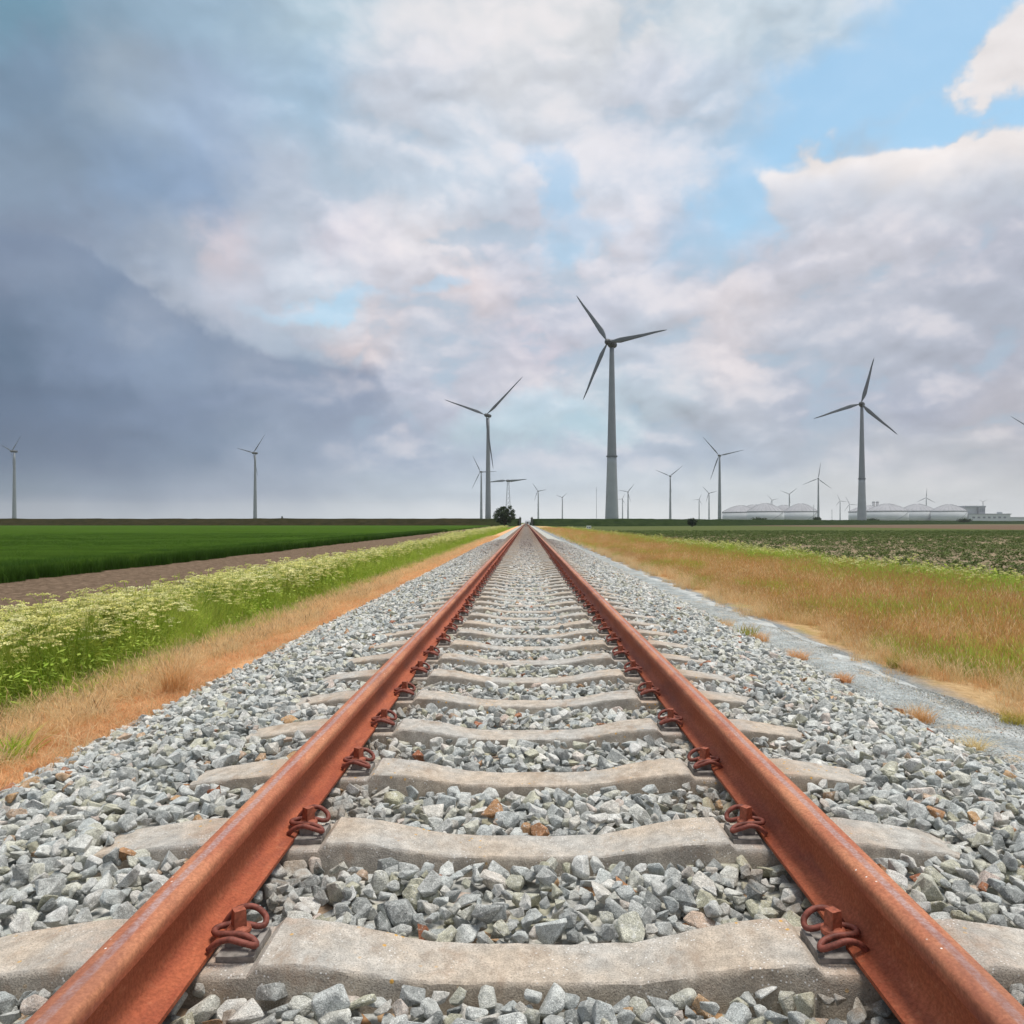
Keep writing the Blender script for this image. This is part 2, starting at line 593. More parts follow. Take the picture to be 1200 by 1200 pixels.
stn = gg.m('MULTIPLY', gg.step(gg.m('ABSOLUTE', gg.m('SUBTRACT', gg.m('ABSOLUTE', sxx), 0.7525)), 0.32, 0.08), gg.step(gg.noise(spos, 9, 4, 0.6), 0.38, 0.68, 0.05, 0.7))
c_ = gg.mix(stn, c_, (0.30, 0.20, 0.12))
gg.put(b.inputs['Base Color'], c_)
b.inputs['Roughness'].default_value = 0.9
b.inputs['Specular IOR Level'].default_value = 0.1
bump(gg, b, gg.m('ADD', gg.noise(tco, 5.0, 6, 0.72, w=w_), gg.m('MULTIPLY', n3, 0.12)), 0.9, 0.012)

# rubble seen from afar, and the bed under the loose stones
M_bed, gg, b, o = material("ballast_rubble")
pos = gg.new('ShaderNodeNewGeometry').outputs['Position']
vd = gg.voro(pos, 17.0, out='Distance')
vc = gg.voro(pos, 17.0, out='Color')
vr, _, _ = gg.sep(vc)
c_ = gg.ramp(vr, STONE_RAMP)
c_ = gg.scale(c_, gg.step(gg.noise(pos, 90, 4, 0.6), 0.3, 0.7, 0.75, 1.1))
px_, py_, pz_ = gg.sep(pos)
ax = gg.m('ABSOLUTE', px_)
rusty = gg.m('MULTIPLY', gg.step(ax, 1.45, 0.75), gg.step(gg.noise(pos, 3, 4), 0.3, 0.7, 0.2, 0.75))
rusty = gg.m('MULTIPLY', rusty, gg.step(py_, 8.0, 60.0, 0.25, 1.0))  # rust on the bed, deepened with distance as painted-in shade
c_ = gg.mix(rusty, c_, (0.20, 0.145, 0.115))
gg.put(b.inputs['Base Color'], c_)
b.inputs['Roughness'].default_value = 0.9
b.inputs['Specular IOR Level'].default_value = 0.0
bump(gg, b, gg.m('SUBTRACT', 1.0, vd), 1.0, 0.03)

# weathered concrete
M_conc, gg, b, o = material("weathered_concrete")
tco = gg.new('ShaderNodeTexCoord').outputs['Object']
rnd = obj_rand(gg)
w_ = gg.m('MULTIPLY', rnd, 37.0)
nb = gg.noise(tco, 3.0, 5, 0.6, w=w_)
nm = gg.noise(tco, 26, 5, 0.65, w=w_)
nf = gg.noise(tco, 260, 3, 0.6)
c_ = gg.mix(gg.step(nb, 0.35, 0.66), (0.50, 0.48, 0.44), (0.55, 0.46, 0.365))
c_ = gg.mix(gg.step(gg.noise(tco, 7, 4, 0.6, w=w_), 0.56, 0.72, 0, 0.6), c_, (0.42, 0.30, 0.215))
tx, ty, tz = gg.sep(tco)
seat = gg.step(gg.m('ABSOLUTE', gg.m('SUBTRACT', gg.m('ABSOLUTE', tx), 0.80)), 0.26, 0.10)
c_ = gg.mix(gg.m('MULTIPLY', seat, gg.step(nm, 0.35, 0.7, 0.1, 0.65)), c_, (0.36, 0.22, 0.15))
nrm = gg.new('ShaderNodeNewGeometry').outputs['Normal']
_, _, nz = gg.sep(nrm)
c_ = gg.mix(gg.step(nz, 0.75, 0.35, 0, 0.55), c_, (0.33, 0.285, 0.225))       # darker brown on the steep flanks of the casting
c_ = gg.scale(c_, gg.step(nm, 0.3, 0.7, 0.70, 1.08))
c_ = gg.scale(c_, gg.step(nf, 0.3, 0.7, 0.74, 1.16))
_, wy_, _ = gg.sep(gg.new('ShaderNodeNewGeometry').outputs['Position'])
c_ = gg.mix(gg.step(wy_, 9.0, 55.0, 0.0, 0.85), c_, gg.mix(gg.step(gg.m('ABSOLUTE', tx), 0.2, 0.55), (0.20, 0.165, 0.14), (0.215, 0.135, 0.095)))  # far sleepers go darker: rust colour and shade painted together
stain = gg.step(gg.noise(gg.comb(tx, gg.m('MULTIPLY', ty, 0.5), tz), 11, 6, 0.7, w=w_), 0.52, 0.70, 0, 0.7)
c_ = gg.mix(stain, c_, (0.30, 0.225, 0.165))
pit = gg.step(gg.voro(gg.v('ADD', tco, (9, 4, 1)), 120, out='Distance'), 0.20, 0.12, 0, 0.6)
c_ = gg.mix(gg.m('MULTIPLY', pit, gg.step(nm, 0.45, 0.6)), c_, (0.16, 0.14, 0.12))
sp = gg.voro(tco, 85, out='Distance')
spm = gg.m('MULTIPLY', gg.step(sp, 0.21, 0.13), gg.step(gg.noise(tco, 9, 2, w=w_), 0.44, 0.60))
c_ = gg.mix(gg.m('MULTIPLY', spm, 0.8), c_, (0.74, 0.73, 0.70))
sp2 = gg.voro(gg.v('ADD', tco, (5, 3, 2)), 33, out='Distance')
spm2 = gg.m('MULTIPLY', gg.step(sp2, 0.19, 0.10), gg.step(gg.noise(tco, 5, 2, w=w_), 0.50, 0.62))
c_ = gg.mix(gg.m('MULTIPLY', spm2, 0.85), c_, (0.62, 0.33, 0.05))
gg.put(b.inputs['Base Color'], c_)
b.inputs['Roughness'].default_value = 0.9
b.inputs['Specular IOR Level'].default_value = 0.05
bump(gg, b, gg.m('SUBTRACT', gg.m('ADD', nm, gg.m('MULTIPLY', nf, 0.6)), pit), 0.7, 0.005)

# rusted rail steel
M_rail, gg, b, o = material("rusted_rail_steel")
tco = gg.new('ShaderNodeTexCoord').outputs['Object']
tx, ty, tz = gg.sep(tco)
st = gg.comb(tx, gg.m('MULTIPLY', ty, 0.25), tz)
na = gg.noise(st, 14, 6, 0.65)
nb = gg.noise(tco, 130, 4, 0.7)
ndrip = gg.noise(gg.comb(gg.m('MULTIPLY', tx, 0.1), gg.m('MULTIPLY', ty, 6.0), gg.m('MULTIPLY', tz, 0.4)), 28, 3, 0.6)
c_ = gg.mix(gg.step(na, 0.3, 0.7), (0.29, 0.062, 0.026), (0.44, 0.118, 0.050))
web = gg.m('MULTIPLY', gg.step(tz, 0.028, 0.045), gg.step(tz, 0.122, 0.112))
c_ = gg.mix(gg.m('MULTIPLY', web, gg.step(ndrip, 0.35, 0.65, 0.35, 0.95)), c_, (0.38, 0.105, 0.042))
top = gg.step(tz, 0.128, 0.150)
c_ = gg.mix(gg.m('MULTIPLY', top, 0.9), c_, gg.mix(gg.step(na, 0.35, 0.65), (0.40, 0.13, 0.066), (0.53, 0.225, 0.115)))
crown = gg.step(tz, 0.1535, 0.1572)
strip = gg.m('MULTIPLY', crown, gg.step(gg.m('ABSOLUTE', gg.m('ADD', tx, gg.m('MULTIPLY', gg.m('SUBTRACT', gg.noise(gg.comb(0.0, ty, 0.0), 4, 3), 0.5), 0.008))), 0.0125, 0.005))
c_ = gg.mix(gg.m('MULTIPLY', strip, gg.step(nb, 0.36, 0.62, 0.30, 0.75)), c_, (0.37, 0.29, 0.29))
c_ = gg.scale(c_, gg.step(nb, 0.3, 0.7, 0.70, 1.12))
c_ = gg.mix(gg.step(gg.noise(st, 5.0, 6, 0.75), 0.48, 0.70, 0, 0.55), c_, (0.17, 0.058, 0.042))
c_ = gg.mix(gg.step(gg.noise(tco, 45, 5, 0.7), 0.56, 0.70, 0, 0.4), c_, (0.50, 0.20, 0.10))
sp = gg.voro(tco, 42, out='Distance')
spm = gg.m('MULTIPLY', gg.step(sp, 0.12, 0.07), gg.m('MULTIPLY', top, gg.step(gg.noise(tco, 6, 2), 0.52, 0.6)))
c_ = gg.mix(spm, c_, (0.78, 0.75, 0.70))
gg.put(b.inputs['Base Color'], c_)
gg.put(b.inputs['Roughness'], gg.m('SUBTRACT', gg.step(nb, 0.3, 0.7, 0.76, 0.62), gg.m('MULTIPLY', strip, 0.15)))
b.inputs['Specular IOR Level'].default_value = 0.3
bump(gg, b, gg.m('ADD', nb, gg.m('MULTIPLY', na, 0.5)), 0.35, 0.002)

M_clip = plain("rusted_clip_steel", (0.19, 0.055, 0.038), 0.6, 0.4, 60)
M_bolt = plain("rusted_bolt_steel", (0.30, 0.085, 0.046), 0.65, 0.35, 80)
M_plate = plain("grey_guide_plate", (0.23, 0.21, 0.19), 0.8, 0.35, 40)
M_tower = plain("turbine_tower_paint", (0.26, 0.285, 0.30), 0.5, 0.06, 0.2)
M_towerbase = plain("turbine_tower_base_paint", (0.37, 0.40, 0.41), 0.5, 0.06, 0.2)
M_blade = plain("turbine_blade_paint", (0.17, 0.185, 0.20), 0.5, 0.05, 0.2)
M_nacelle = plain("turbine_nacelle_paint", (0.07, 0.075, 0.075), 0.5, 0.05, 0.2)
M_steel = plain("galvanised_lattice", (0.40, 0.42, 0.44), 0.5, 0.1, 1.0)
M_tank = plain("tank_wall_paint", (0.54, 0.565, 0.575), 0.7, 0.05, 0.05)
M_dome = plain("tank_dome_cladding", (0.35, 0.35, 0.365), 0.8, 0.06, 0.08)
M_seam = plain("tank_rim_steel", (0.26, 0.27, 0.28), 0.6, 0.05, 0.1)
M_white = plain("white_enamel", (0.78, 0.78, 0.76), 0.5, 0.05, 5)
M_dark = plain("dark_marking", (0.06, 0.06, 0.06), 0.6, 0.1, 5)
M_hut = plain("pale_grey_cladding", (0.55, 0.57, 0.58), 0.7, 0.08, 0.5)
M_roof = plain("slate_grey_roof", (0.36, 0.38, 0.40), 0.7, 0.1, 0.5)
M_glass = plain("dull_window_glass", (0.20, 0.22, 0.24), 0.2, 0.1, 1.0, 0.5)
M_wall = plain("dark_flood_wall_concrete", (0.10, 0.11, 0.09), 0.85, 0.2, 2)
M_bark = plain("bark", (0.09, 0.065, 0.045), 0.9, 0.3, 12)


def leaf_mat(name, ramp, tip=None, trans=0.25, var=0.25, soft=0.0):
    """plant matter: hue per plant, paler tips, some light through the blade"""
    m, gg, b, o = material(name)
    rnd = obj_rand(gg)
    c_ = gg.ramp(rnd, ramp)
    at = gg.new('ShaderNodeAttribute', attribute_name='h')
    hh = at.outputs['Fac']
    sd = gg.new('ShaderNodeAttribute', attribute_name='k').outputs['Fac']
    if tip is not None:
        c_ = gg.mix(gg.step(hh, 0.45, 1.0, 0.0, 0.8), c_, tip)
    c_ = gg.scale(c_, gg.step(sd, 0.0, 1.0, 1 - var, 1 + var, smooth=False))
    gg.put(b.inputs['Base Color'], c_)
    b.inputs['Roughness'].default_value = 0.75
    b.inputs['Specular IOR Level'].default_value = 0.08
    tr = gg.new('ShaderNodeBsdfTranslucent')
    gg.put(tr.inputs['Color'], c_)
    mx = gg.new('ShaderNodeMixShader')
    mx.inputs[0].default_value = trans
    gg.l.new(b.outputs[0], mx.inputs[1])
    gg.l.new(tr.outputs[0], mx.inputs[2])
    gg.l.new(mx.outputs[0], o.inputs['Surface'])
    return m


M_grass = leaf_mat("verge_grass", [(0, (0.20, 0.34, 0.025)), (0.5, (0.32, 0.47, 0.04)), (0.8, (0.44, 0.54, 0.07)), (1, (0.54, 0.56, 0.12))], (0.55, 0.60, 0.14), 0.45)
M_crop = leaf_mat("cereal_leaf", [(0, (0.040, 0.095, 0.011)), (0.6, (0.052, 0.115, 0.014)), (1, (0.070, 0.140, 0.020))], (0.070, 0.14, 0.022), 0.3)
M_dry = leaf_mat("dry_grass", [(0, (0.71, 0.41, 0.18)), (0.4, (0.75, 0.50, 0.25)), (0.7, (0.78, 0.60, 0.34)), (1, (0.72, 0.62, 0.34))], (0.82, 0.66, 0.40), 0.45)
M_dead = leaf_mat("dead_moss_grass", [(0, (0.74, 0.40, 0.19)), (0.6, (0.80, 0.49, 0.25)), (1, (0.80, 0.57, 0.33))], (0.82, 0.54, 0.30), 0.42)
M_mixed = leaf_mat("half_dry_grass", [(0, (0.36, 0.41, 0.08)), (0.35, (0.51, 0.44, 0.11)), (0.6, (0.62, 0.37, 0.13)), (1, (0.60, 0.27, 0.11))], (0.63, 0.36, 0.16), 0.42)
M_stem = leaf_mat("umbel_stem", [(0, (0.27, 0.40, 0.05)), (1, (0.40, 0.48, 0.10))], None, 0.2)
M_umbel = leaf_mat("umbel_flower", [(0, (0.62, 0.60, 0.20)), (0.5, (0.74, 0.71, 0.30)), (1, (0.82, 0.80, 0.46))], None, 0.35)
M_potato = leaf_mat("potato_leaf", [(0, (0.070, 0.105, 0.028)), (1, (0.13, 0.17, 0.05))], None, 0.2)
M_leaf = leaf_mat("tree_leaf", [(0, (0.030, 0.050, 0.022)), (1, (0.05, 0.075, 0.03))], None, 0.2, 0.45)
M_twig = leaf_mat("dry_twig", [(0, (0.20, 0.12, 0.07)), (1, (0.33, 0.19, 0.10))], None, 0.1)


# ------------------------------------------------------------------ ground
def ground_z(x):
    xs = [-6500, -12, -5.8, -4.2, -3.2, -2.35, -1.9, 1.9, 2.35, 3.1, 4.5, 7.5, 10, 6500]
    zs = [-0.5, -0.5, -0.5, -0.46, -0.37, -0.275, -0.30, -0.30, -0.285, -0.30, -0.36, -0.42, -0.5, -0.5]
    return np.interp(x, xs, zs)


xs = np.unique(np.concatenate([[-6500, -3000, -1000, -400, -150, -60, -30], np.arange(-16, 16.01, 0.2), [30, 60, 100, 150, 400, 1000, 3000, 6500]]))
ys = np.unique(np.concatenate([[-300, -60, -20, -5], np.arange(-1, 30, 0.3), np.arange(30, 90, 2.0), [120, 180, 270, 400, 700, 1500, 3000, 6000]]))
X, Y = np.meshgrid(xs, ys)
Z = ground_z(X)
rough = (np.abs(X) > 2.4) & (np.abs(X) < 16) & (Y < 60)
Z = Z + np.where(rough, (vnoise(X, Y, 0.8, 1) - 0.5) * 0.05 + (vnoise(X, Y, 0.3, 2) - 0.5) * 0.02, 0)
path = np.clip(1 - np.abs(X - 2.72) / 0.42, 0, 1)
Z = np.where(path > 0, ground_z(X), Z)
nx, ny = len(xs), len(ys)
idg = np.arange(nx * ny).reshape(ny, nx)
faces = np.stack([idg[:-1, :-1], idg[:-1, 1:], idg[1:, 1:], idg[1:, :-1]], -1).reshape(-1, 4)
me = bpy.data.meshes.new("ground")
me.from_pydata(np.stack([X, Y, Z], -1).reshape(-1, 3).tolist(), [], faces.tolist())
me.polygons.foreach_set('use_smooth', [True] * len(me.polygons))

M_ground, gg, b, o = material("verge_and_field_soil")
pos = gg.new('ShaderNodeNewGeometry').outputs['Position']
gx, gy, gz = gg.sep(pos)
wob = gg.m('MULTIPLY', gg.m('SUBTRACT', gg.noise(pos, 0.9, 5, 0.65), 0.5), 1.1)
xw = gg.m('ADD', gx, gg.m('MULTIPLY', wob, gg.step(gg.m('ABSOLUTE', gx), 2.2, 4.0, 0.35, 1.0)))
nf = gg.noise(pos, 14, 6, 0.7)
nl = gg.noise(pos, 1.6, 5, 0.6)
SOIL = gg.mix(gg.step(nf, 0.3, 0.7), (0.130, 0.090, 0.062), (0.250, 0.180, 0.125))
clod = gg.voro(pos, 5.0, out='Distance')
SOIL = gg.scale(SOIL, gg.step(clod, 0.1, 0.7, 1.15, 0.75))
SOIL = gg.mix(gg.step(gg.voro(pos, 17.0, out='Distance'), 0.14, 0.08, 0, 0.7), SOIL, (0.40, 0.32, 0.23))
MOSS = gg.mix(gg.step(nf, 0.3, 0.7), (0.66, 0.33, 0.15), (0.78, 0.48, 0.26))
MOSS = gg.mix(gg.step(nl, 0.52, 0.68, 0, 0.65), MOSS, (0.55, 0.42, 0.29))
GREEN = gg.mix(gg.step(nf, 0.3, 0.7), (0.10, 0.17, 0.03), (0.19, 0.26, 0.06))
DRY = gg.mix(gg.step(nf, 0.3, 0.7), (0.42, 0.27, 0.13), (0.62, 0.43, 0.23))
DRY = gg.mix(gg.step(gg.noise(pos, 0.7, 4, 0.6), 0.5, 0.62, 0, 0.75), DRY, (0.30, 0.27, 0.075))
FIELD = gg.mix(gg.step(gg.noise(pos, 2.2, 6, 0.7), 0.42, 0.58), (0.33, 0.25, 0.185), (0.22, 0.18, 0.10))
FIELD = gg.mix(gg.step(gy, 60.0, 110.0, 0, 0.85), FIELD, gg.mix(nf, (0.052, 0.085, 0.022), (0.085, 0.115, 0.035)))
BROWN = gg.mix(nl, (0.135, 0.095, 0.066), (0.18, 0.128, 0.09))
FAR = gg.mix(gg.noise(pos, 0.01, 4), (0.10, 0.13, 0.05), (0.15, 0.16, 0.07))
c_ = gg.mix(gg.step(xw, -5.5, -5.0), SOIL, GREEN)
c_ = gg.mix(gg.step(xw, -3.45, -3.15), c_, MOSS)
GREY = gg.mix(gg.step(gg.noise(pos, 45, 5, 0.7), 0.3, 0.7), (0.17, 0.19, 0.20), (0.36, 0.38, 0.38))
c_ = gg.mix(gg.step(xw, 1.7, 1.9), c_, GREY)
c_ = gg.mix(gg.step(xw, 2.9, 3.15), c_, DRY)
c_ = gg.mix(gg.step(xw, 7.0, 8.2), c_, GREEN)
c_ = gg.mix(gg.step(xw, 9.2, 9.9), c_, FIELD)
c_ = gg.mix(gg.step(gx, 95.5, 96.5), c_, BROWN)
c_ = gg.mix(gg.step(gy, 330.0, 800.0), c_, FAR)
gg.put(b.inputs['Base Color'], c_)
b.inputs['Roughness'].default_value = 0.95
b.inputs['Specular IOR Level'].default_value = 0.0
bump(gg, b, gg.m('ADD', nf, gg.m('MULTIPLY', gg.m('SUBTRACT', 1.0, clod), 1.0)), 0.8, 0.06)
ground = mesh_obj("ground", me, M_ground)
tag(ground, 'flat farmland and railway verge stretching to the horizon', 'ground', kind='structure')

# gravel path beside the ballast
M_path, gg, b, o = material("fine_path_gravel")
pos = gg.new('ShaderNodeNewGeometry').outputs['Position']
gx, gy, gz = gg.sep(pos)
v1 = gg.voro(pos, 70.0, out='Color')
vr, _, _ = gg.sep(v1)
c_ = gg.mix(vr, (0.24, 0.265, 0.265), (0.50, 0.525, 0.51))
lane = gg.step(gg.m('ABSOLUTE', gg.m('ADD', gg.m('SUBTRACT', gx, 2.82), gg.m('MULTIPLY', gg.m('SUBTRACT', gg.noise(gg.comb(gx, gg.m('MULTIPLY', gy, 0.3), 0.0), 1.5, 4), 0.5), 0.45))), 0.20, 0.04)
c_ = gg.mix(gg.m('MULTIPLY', lane, gg.step(gg.noise(pos, 8, 5, 0.7), 0.35, 0.6, 0.2, 0.75)), c_, (0.58, 0.59, 0.57))
c_ = gg.scale(c_, gg.step(gg.noise(pos, 5, 5, 0.65), 0.3, 0.7, 0.70, 1.15))
spot = gg.step(gg.noise(pos, 3.2, 5, 0.65), 0.53, 0.64)
spot = gg.m('MULTIPLY', spot, gg.step(gg.noise(pos, 40, 3, 0.6), 0.38, 0.6))
c_ = gg.mix(gg.m('MULTIPLY', spot, 0.75), c_, (0.50, 0.34, 0.17))
gg.put(b.inputs['Base Color'], c_)
b.inputs['Roughness'].default_value = 0.95
b.inputs['Specular IOR Level'].default_value = 0.0
bump(gg, b, gg.m('SUBTRACT', 1.0, gg.voro(pos, 95.0, out='Distance')), 0.9, 0.008)
pv, pf = [], []
yy = np.concatenate([np.arange(-1, 30, 0.15), np.arange(30, 56, 0.8)])
for i, y in enumerate(yy):
    taper = np.interp(y, [0, 10, 22, 50], [1, 0.9, 0.75, 0.35])
    lft = 2.22
    rgt = 2.30 + 0.72 * taper + 0.22 * (vnoise(np.array([3.0]), np.array([y]), 0.5, 5)[0] - 0.5) + 0.12 * (vnoise(np.array([3.0]), np.array([y]), 0.17, 6)[0] - 0.5)
    for k in range(7):
        x = lft + (rgt - lft) * k / 6
        pv.append((x, y, float(ground_z(x)) + 0.008 * math.sin(math.pi * k / 6) + (0.004 if 0 < k < 6 else -0.004)))
    if i:
        for k in range(6):
            a_ = (i - 1) * 7 + k
            pf.append((a_, a_ + 1, a_ + 8, a_ + 7))
gp = mesh_obj("gravel_path", mesh("gravel_path", pv, pf, True), M_path)
tag(gp, 'narrow grey fine gravel path beside the ballast', 'path', kind='structure')

# ------------------------------------------------------------------ ballast bed
def bed_z(x):
    ax = np.abs(x)
    return np.interp(ax, [0, 0.35, 0.6, 0.9, 1.2, 1.5, 1.9, 2.3, 2.6], [-0.057, -0.053, -0.043, -0.037, -0.033, -0.046, -0.15, -0.262, -0.36])


xs = np.concatenate([np.arange(-2.5, 2.51, 0.1)])
ys = np.concatenate([np.arange(-2, 45, 0.25), np.arange(45, 200, 5), np.arange(200, 1001, 50)])
X, Y = np.meshgrid(xs, ys)
edge = (vnoise(X, Y, 0.35, 9) - 0.5) * 0.05
drop = np.interp(Y, [0, 38, 55, 1000], [0.036, 0.036, 0.02, 0.02])
Z = bed_z(X) - drop + np.where(Y < 50, edge, 0)
nx, ny = len(xs), len(ys)
idg = np.arange(nx * ny).reshape(ny, nx)
faces = np.stack([idg[:-1, :-1], idg[:-1, 1:], idg[1:, 1:], idg[1:, :-1]], -1).reshape(-1, 4)
me = bpy.data.meshes.new("ballast_bed")
me.from_pydata(np.stack([X, Y, Z], -1).reshape(-1, 3).tolist(), [], faces.tolist())
me.polygons.foreach_set('use_smooth', [True] * len(me.polygons))
bed = mesh_obj("ballast_bed", me, M_bed)
tag(bed, 'bed of crushed grey stone ballast under the railway track', 'ballast', kind='structure')

# stone shapes: fractured convex lumps
def rock(i):
    r_ = random.Random(100 + i)
    bm = bmesh.new()
    asp = (1.0, r_.uniform(0.68, 0.95), r_.uniform(0.5, 0.8))
    n = r_.choice((9, 10, 11, 12, 14))
    for _ in range(n):
        v = Vector((r_.gauss(0, 1), r_.gauss(0, 1), r_.gauss(0, 1))).normalized()
        m_ = max(abs(v.x), abs(v.y), abs(v.z))
        v = v * (0.55 + 0.45 / m_ * r_.uniform(0.75, 1.0)) * 0.78
        bm.verts.new((v.x * asp[0] * 0.5, v.y * asp[1] * 0.5, v.z * asp[2] * 0.5))
    res = bmesh.ops.convex_hull(bm, input=bm.verts[:])
    junk = [e for e in set(res['geom_interior'] + res['geom_unused']) if isinstance(e, bmesh.types.BMVert)]
    bmesh.ops.delete(bm, geom=junk, context='VERTS')
    bmesh.ops.dissolve_limit(bm, angle_limit=R(14), verts=bm.verts[:], edges=bm.edges[:])
    bmesh.ops.bevel(bm, geom=bm.edges[:] + bm.verts[:], offset=0.03, segments=1, profile=0.5, affect='EDGES', clamp_overlap=True)
    bmesh.ops.triangulate(bm, faces=bm.faces[:])
    ext = [max(v.co[k] for v in bm.verts) - min(v.co[k] for v in bm.verts) for k in range(3)]
    mid = [(max(v.co[k] for v in bm.verts) + min(v.co[k] for v in bm.verts)) / 2 for k in range(3)]
    for v in bm.verts:
        v.co = (v.co - Vector(mid)) / max(ext)
    me = from_bm('stone', bm)
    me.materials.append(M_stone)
    return me


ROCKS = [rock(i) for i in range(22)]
SL_Y0, SL_DY = 1.69, 0.60


def poisson(x0, x1, y0, y1, dmin_fn, tries, keep):
    """dart throwing on a hash grid"""
    n = tries
    px = rng.uniform(x0, x1, n); py = rng.uniform(y0, y1, n)
    ok = keep(px, py)
    px, py = px[ok], py[ok]
    dm = dmin_fn(px, py)
    cell = 0.062 if y1 < 12 else 0.1
    grid = {}
    ox, oy, od = [], [], []
    for x, y, d in zip(px.tolist(), py.tolist(), dm.tolist()):
        ci, cj = int(x // cell), int(y // cell)
        bad = False
        for a_ in (ci - 1, ci, ci + 1):
            for b_ in (cj - 1, cj, cj + 1):
                for q in grid.get((a_, b_), ()):
                    dd = 0.5 * (d + q[2])
                    if (q[0] - x) ** 2 + (q[1] - y) ** 2 < dd * dd:
                        bad = True
                        break
                if bad: break
            if bad: break
        if not bad:
            grid.setdefault((ci, cj), []).append((x, y, d))
            ox.append(x); oy.append(y); od.append(d)
    return np.array(ox), np.array(oy), np.array(od)


def sleeper_dist(y):
    k = np.round((y - SL_Y0) / SL_DY)
    return np.abs(y - (SL_Y0 + k * SL_DY))


def keep_stone(x, y):
    ax = np.abs(x)
    on_sl = (sleeper_dist(y) < 0.115) & (ax < 1.24)
    on_rail = (np.abs(ax - 0.7525) < 0.045)
    return in_view(x, y) & ~on_sl & ~on_rail & (ax < 2.32 + 0.12 * (vnoise(x, y, 0.4, 3) - 0.3))


SX, SYy, SD = [], [], []
for (ya, yb, dens, mul) in ((0.5, 5.0, 2600, 1.0), (5.0, 11.0, 2000, 1.05), (11.0, 22.0, 900, 1.25), (22.0, 44.0, 420, 1.6)):
    def dm(x, y, mul=mul):
        u = rng.random(len(x))
        return (0.021 + 0.034 * u ** 1.5) * mul
    a, b_, c = poisson(-2.5, 2.5, ya, yb, dm, int(5.0 * (yb - ya) * dens), keep_stone)
    SX.append(a); SYy.append(b_); SD.append(c)
sx, sy, sdm = np.concatenate(SX), np.concatenate(SYy), np.concatenate(SD)
size = sdm * rng.uniform(1.35, 1.75, len(sdm))
sz = bed_z(sx) + rng.uniform(-0.012, 0.012, len(sx)) + (0.03 - size * 0.5) * 0.4
# heap against sleepers a little lower near the rails
near_rail = np.abs(np.abs(sx) - 0.7525) < 0.12
sz = np.where(near_rail, np.minimum(sz, -0.008 - size * 0.42), sz)
# a few stones lying loose on top and on the sleeper ends
ne = 1800
ex = rng.uniform(-2.1, 2.1, ne); ey = 0.8 + rng.random(ne) ** 1.5 * 14
k_ = in_view(ex, ey) & (np.abs(np.abs(ex) - 0.7525) > 0.12) & ((np.abs(ex) > 1.12) | (sleeper_dist(ey) > 0.15))
ex, ey = ex[k_], ey[k_]
es = rng.uniform(0.035, 0.07, len(ex))
onsl = (sleeper_dist(ey) < 0.13) & (np.abs(ex) < 1.26)
ez = np.where(onsl, 0.0 + es * 0.2 - 0.02, bed_z(ex) + es * 0.45)
# an under layer that closes the gaps
nu = 9000
ux, uy = rng.uniform(-2.3, 2.3, nu), 0.5 + rng.random(nu) ** 1.2 * 10
k_ = keep_stone(ux, uy)
ux, uy = ux[k_], uy[k_]
ex, ey, es, ez = np.concatenate([ex, ux]), np.concatenate([ey, uy]), np.concatenate([es, rng.uniform(0.035, 0.06, len(ux))]), np.concatenate([ez, bed_z(ux) - 0.024])
sx, sy, size, sz = np.concatenate([sx, ex]), np.concatenate([sy, ey]), np.concatenate([size, es]), np.concatenate([sz, ez])
ns = len(sx)
srot = np.stack([rng.uniform(-0.6, 0.6, ns), rng.uniform(-0.6, 0.6, ns), rng.uniform(0, 6.283, ns)], -1)
srot[:, 0] += np.where(rng.random(ns) < 0.25, rng.uniform(-1.5, 1.5, ns), 0)
sidx = rng.integers(0, len(ROCKS), ns)
# the 300 that show largest are single stones
d_ = sy
ppx = VX + (sx - CAM.x) * F / d_
ppy = VY + (CAM.z - sz) * F / d_
vis = (ppx > 3) & (ppx < 1197) & (ppy < 1196) & (ppy > 640)
app = np.where(vis, size / d_, 0)
order = np.argsort(-app)
first = order[:300]
rest = np.ones(ns, bool)
rest[first] = False
for i in first.tolist():
    o = bpy.data.objects.new('stone', ROCKS[sidx[i]])
    col.objects.link(o)
    o.parent = bed
    o.location = (sx[i], sy[i], sz[i])
    o.rotation_euler = srot[i]
    o.scale = (size[i],) * 3
loose = scatter('loose_stones', np.stack([sx, sy, sz], -1)[rest], srot[rest], size[rest], sidx[rest], [proto('ballast_lump', i, m_) for i, m_ in enumerate(ROCKS)], bed)
tag(loose, kind='stuff')

# small pebbles on the path
n = 80000
x = rng.uniform(2.25, 3.1, n); y = 2.6 + rng.random(n) ** 1.3 * 9
k = in_view(x, y, 0.4)
k &= (x < 2.98 - 0.015 * y + 0.3 * (vnoise(x, y, 0.3, 8) - 0.5)) & (vnoise(x, y, 0.25, 18) + rng.random(len(x)) * 0.7 > 0.5)
x, y = x[k], y[k]
n = len(x)
pb = scatter('pebbles', np.stack([x, y, ground_z(x) + 0.009], -1), np.stack([rng.uniform(-3, 3, n), rng.uniform(-3, 3, n), rng.uniform(0, 6, n)], -1), 0.005 + 0.010 * rng.random(n) ** 3, rng.integers(0, 8, n), [proto('pebble_lump', i, ROCKS[i]) for i in range(8)], gp)
tag(pb, kind='stuff')

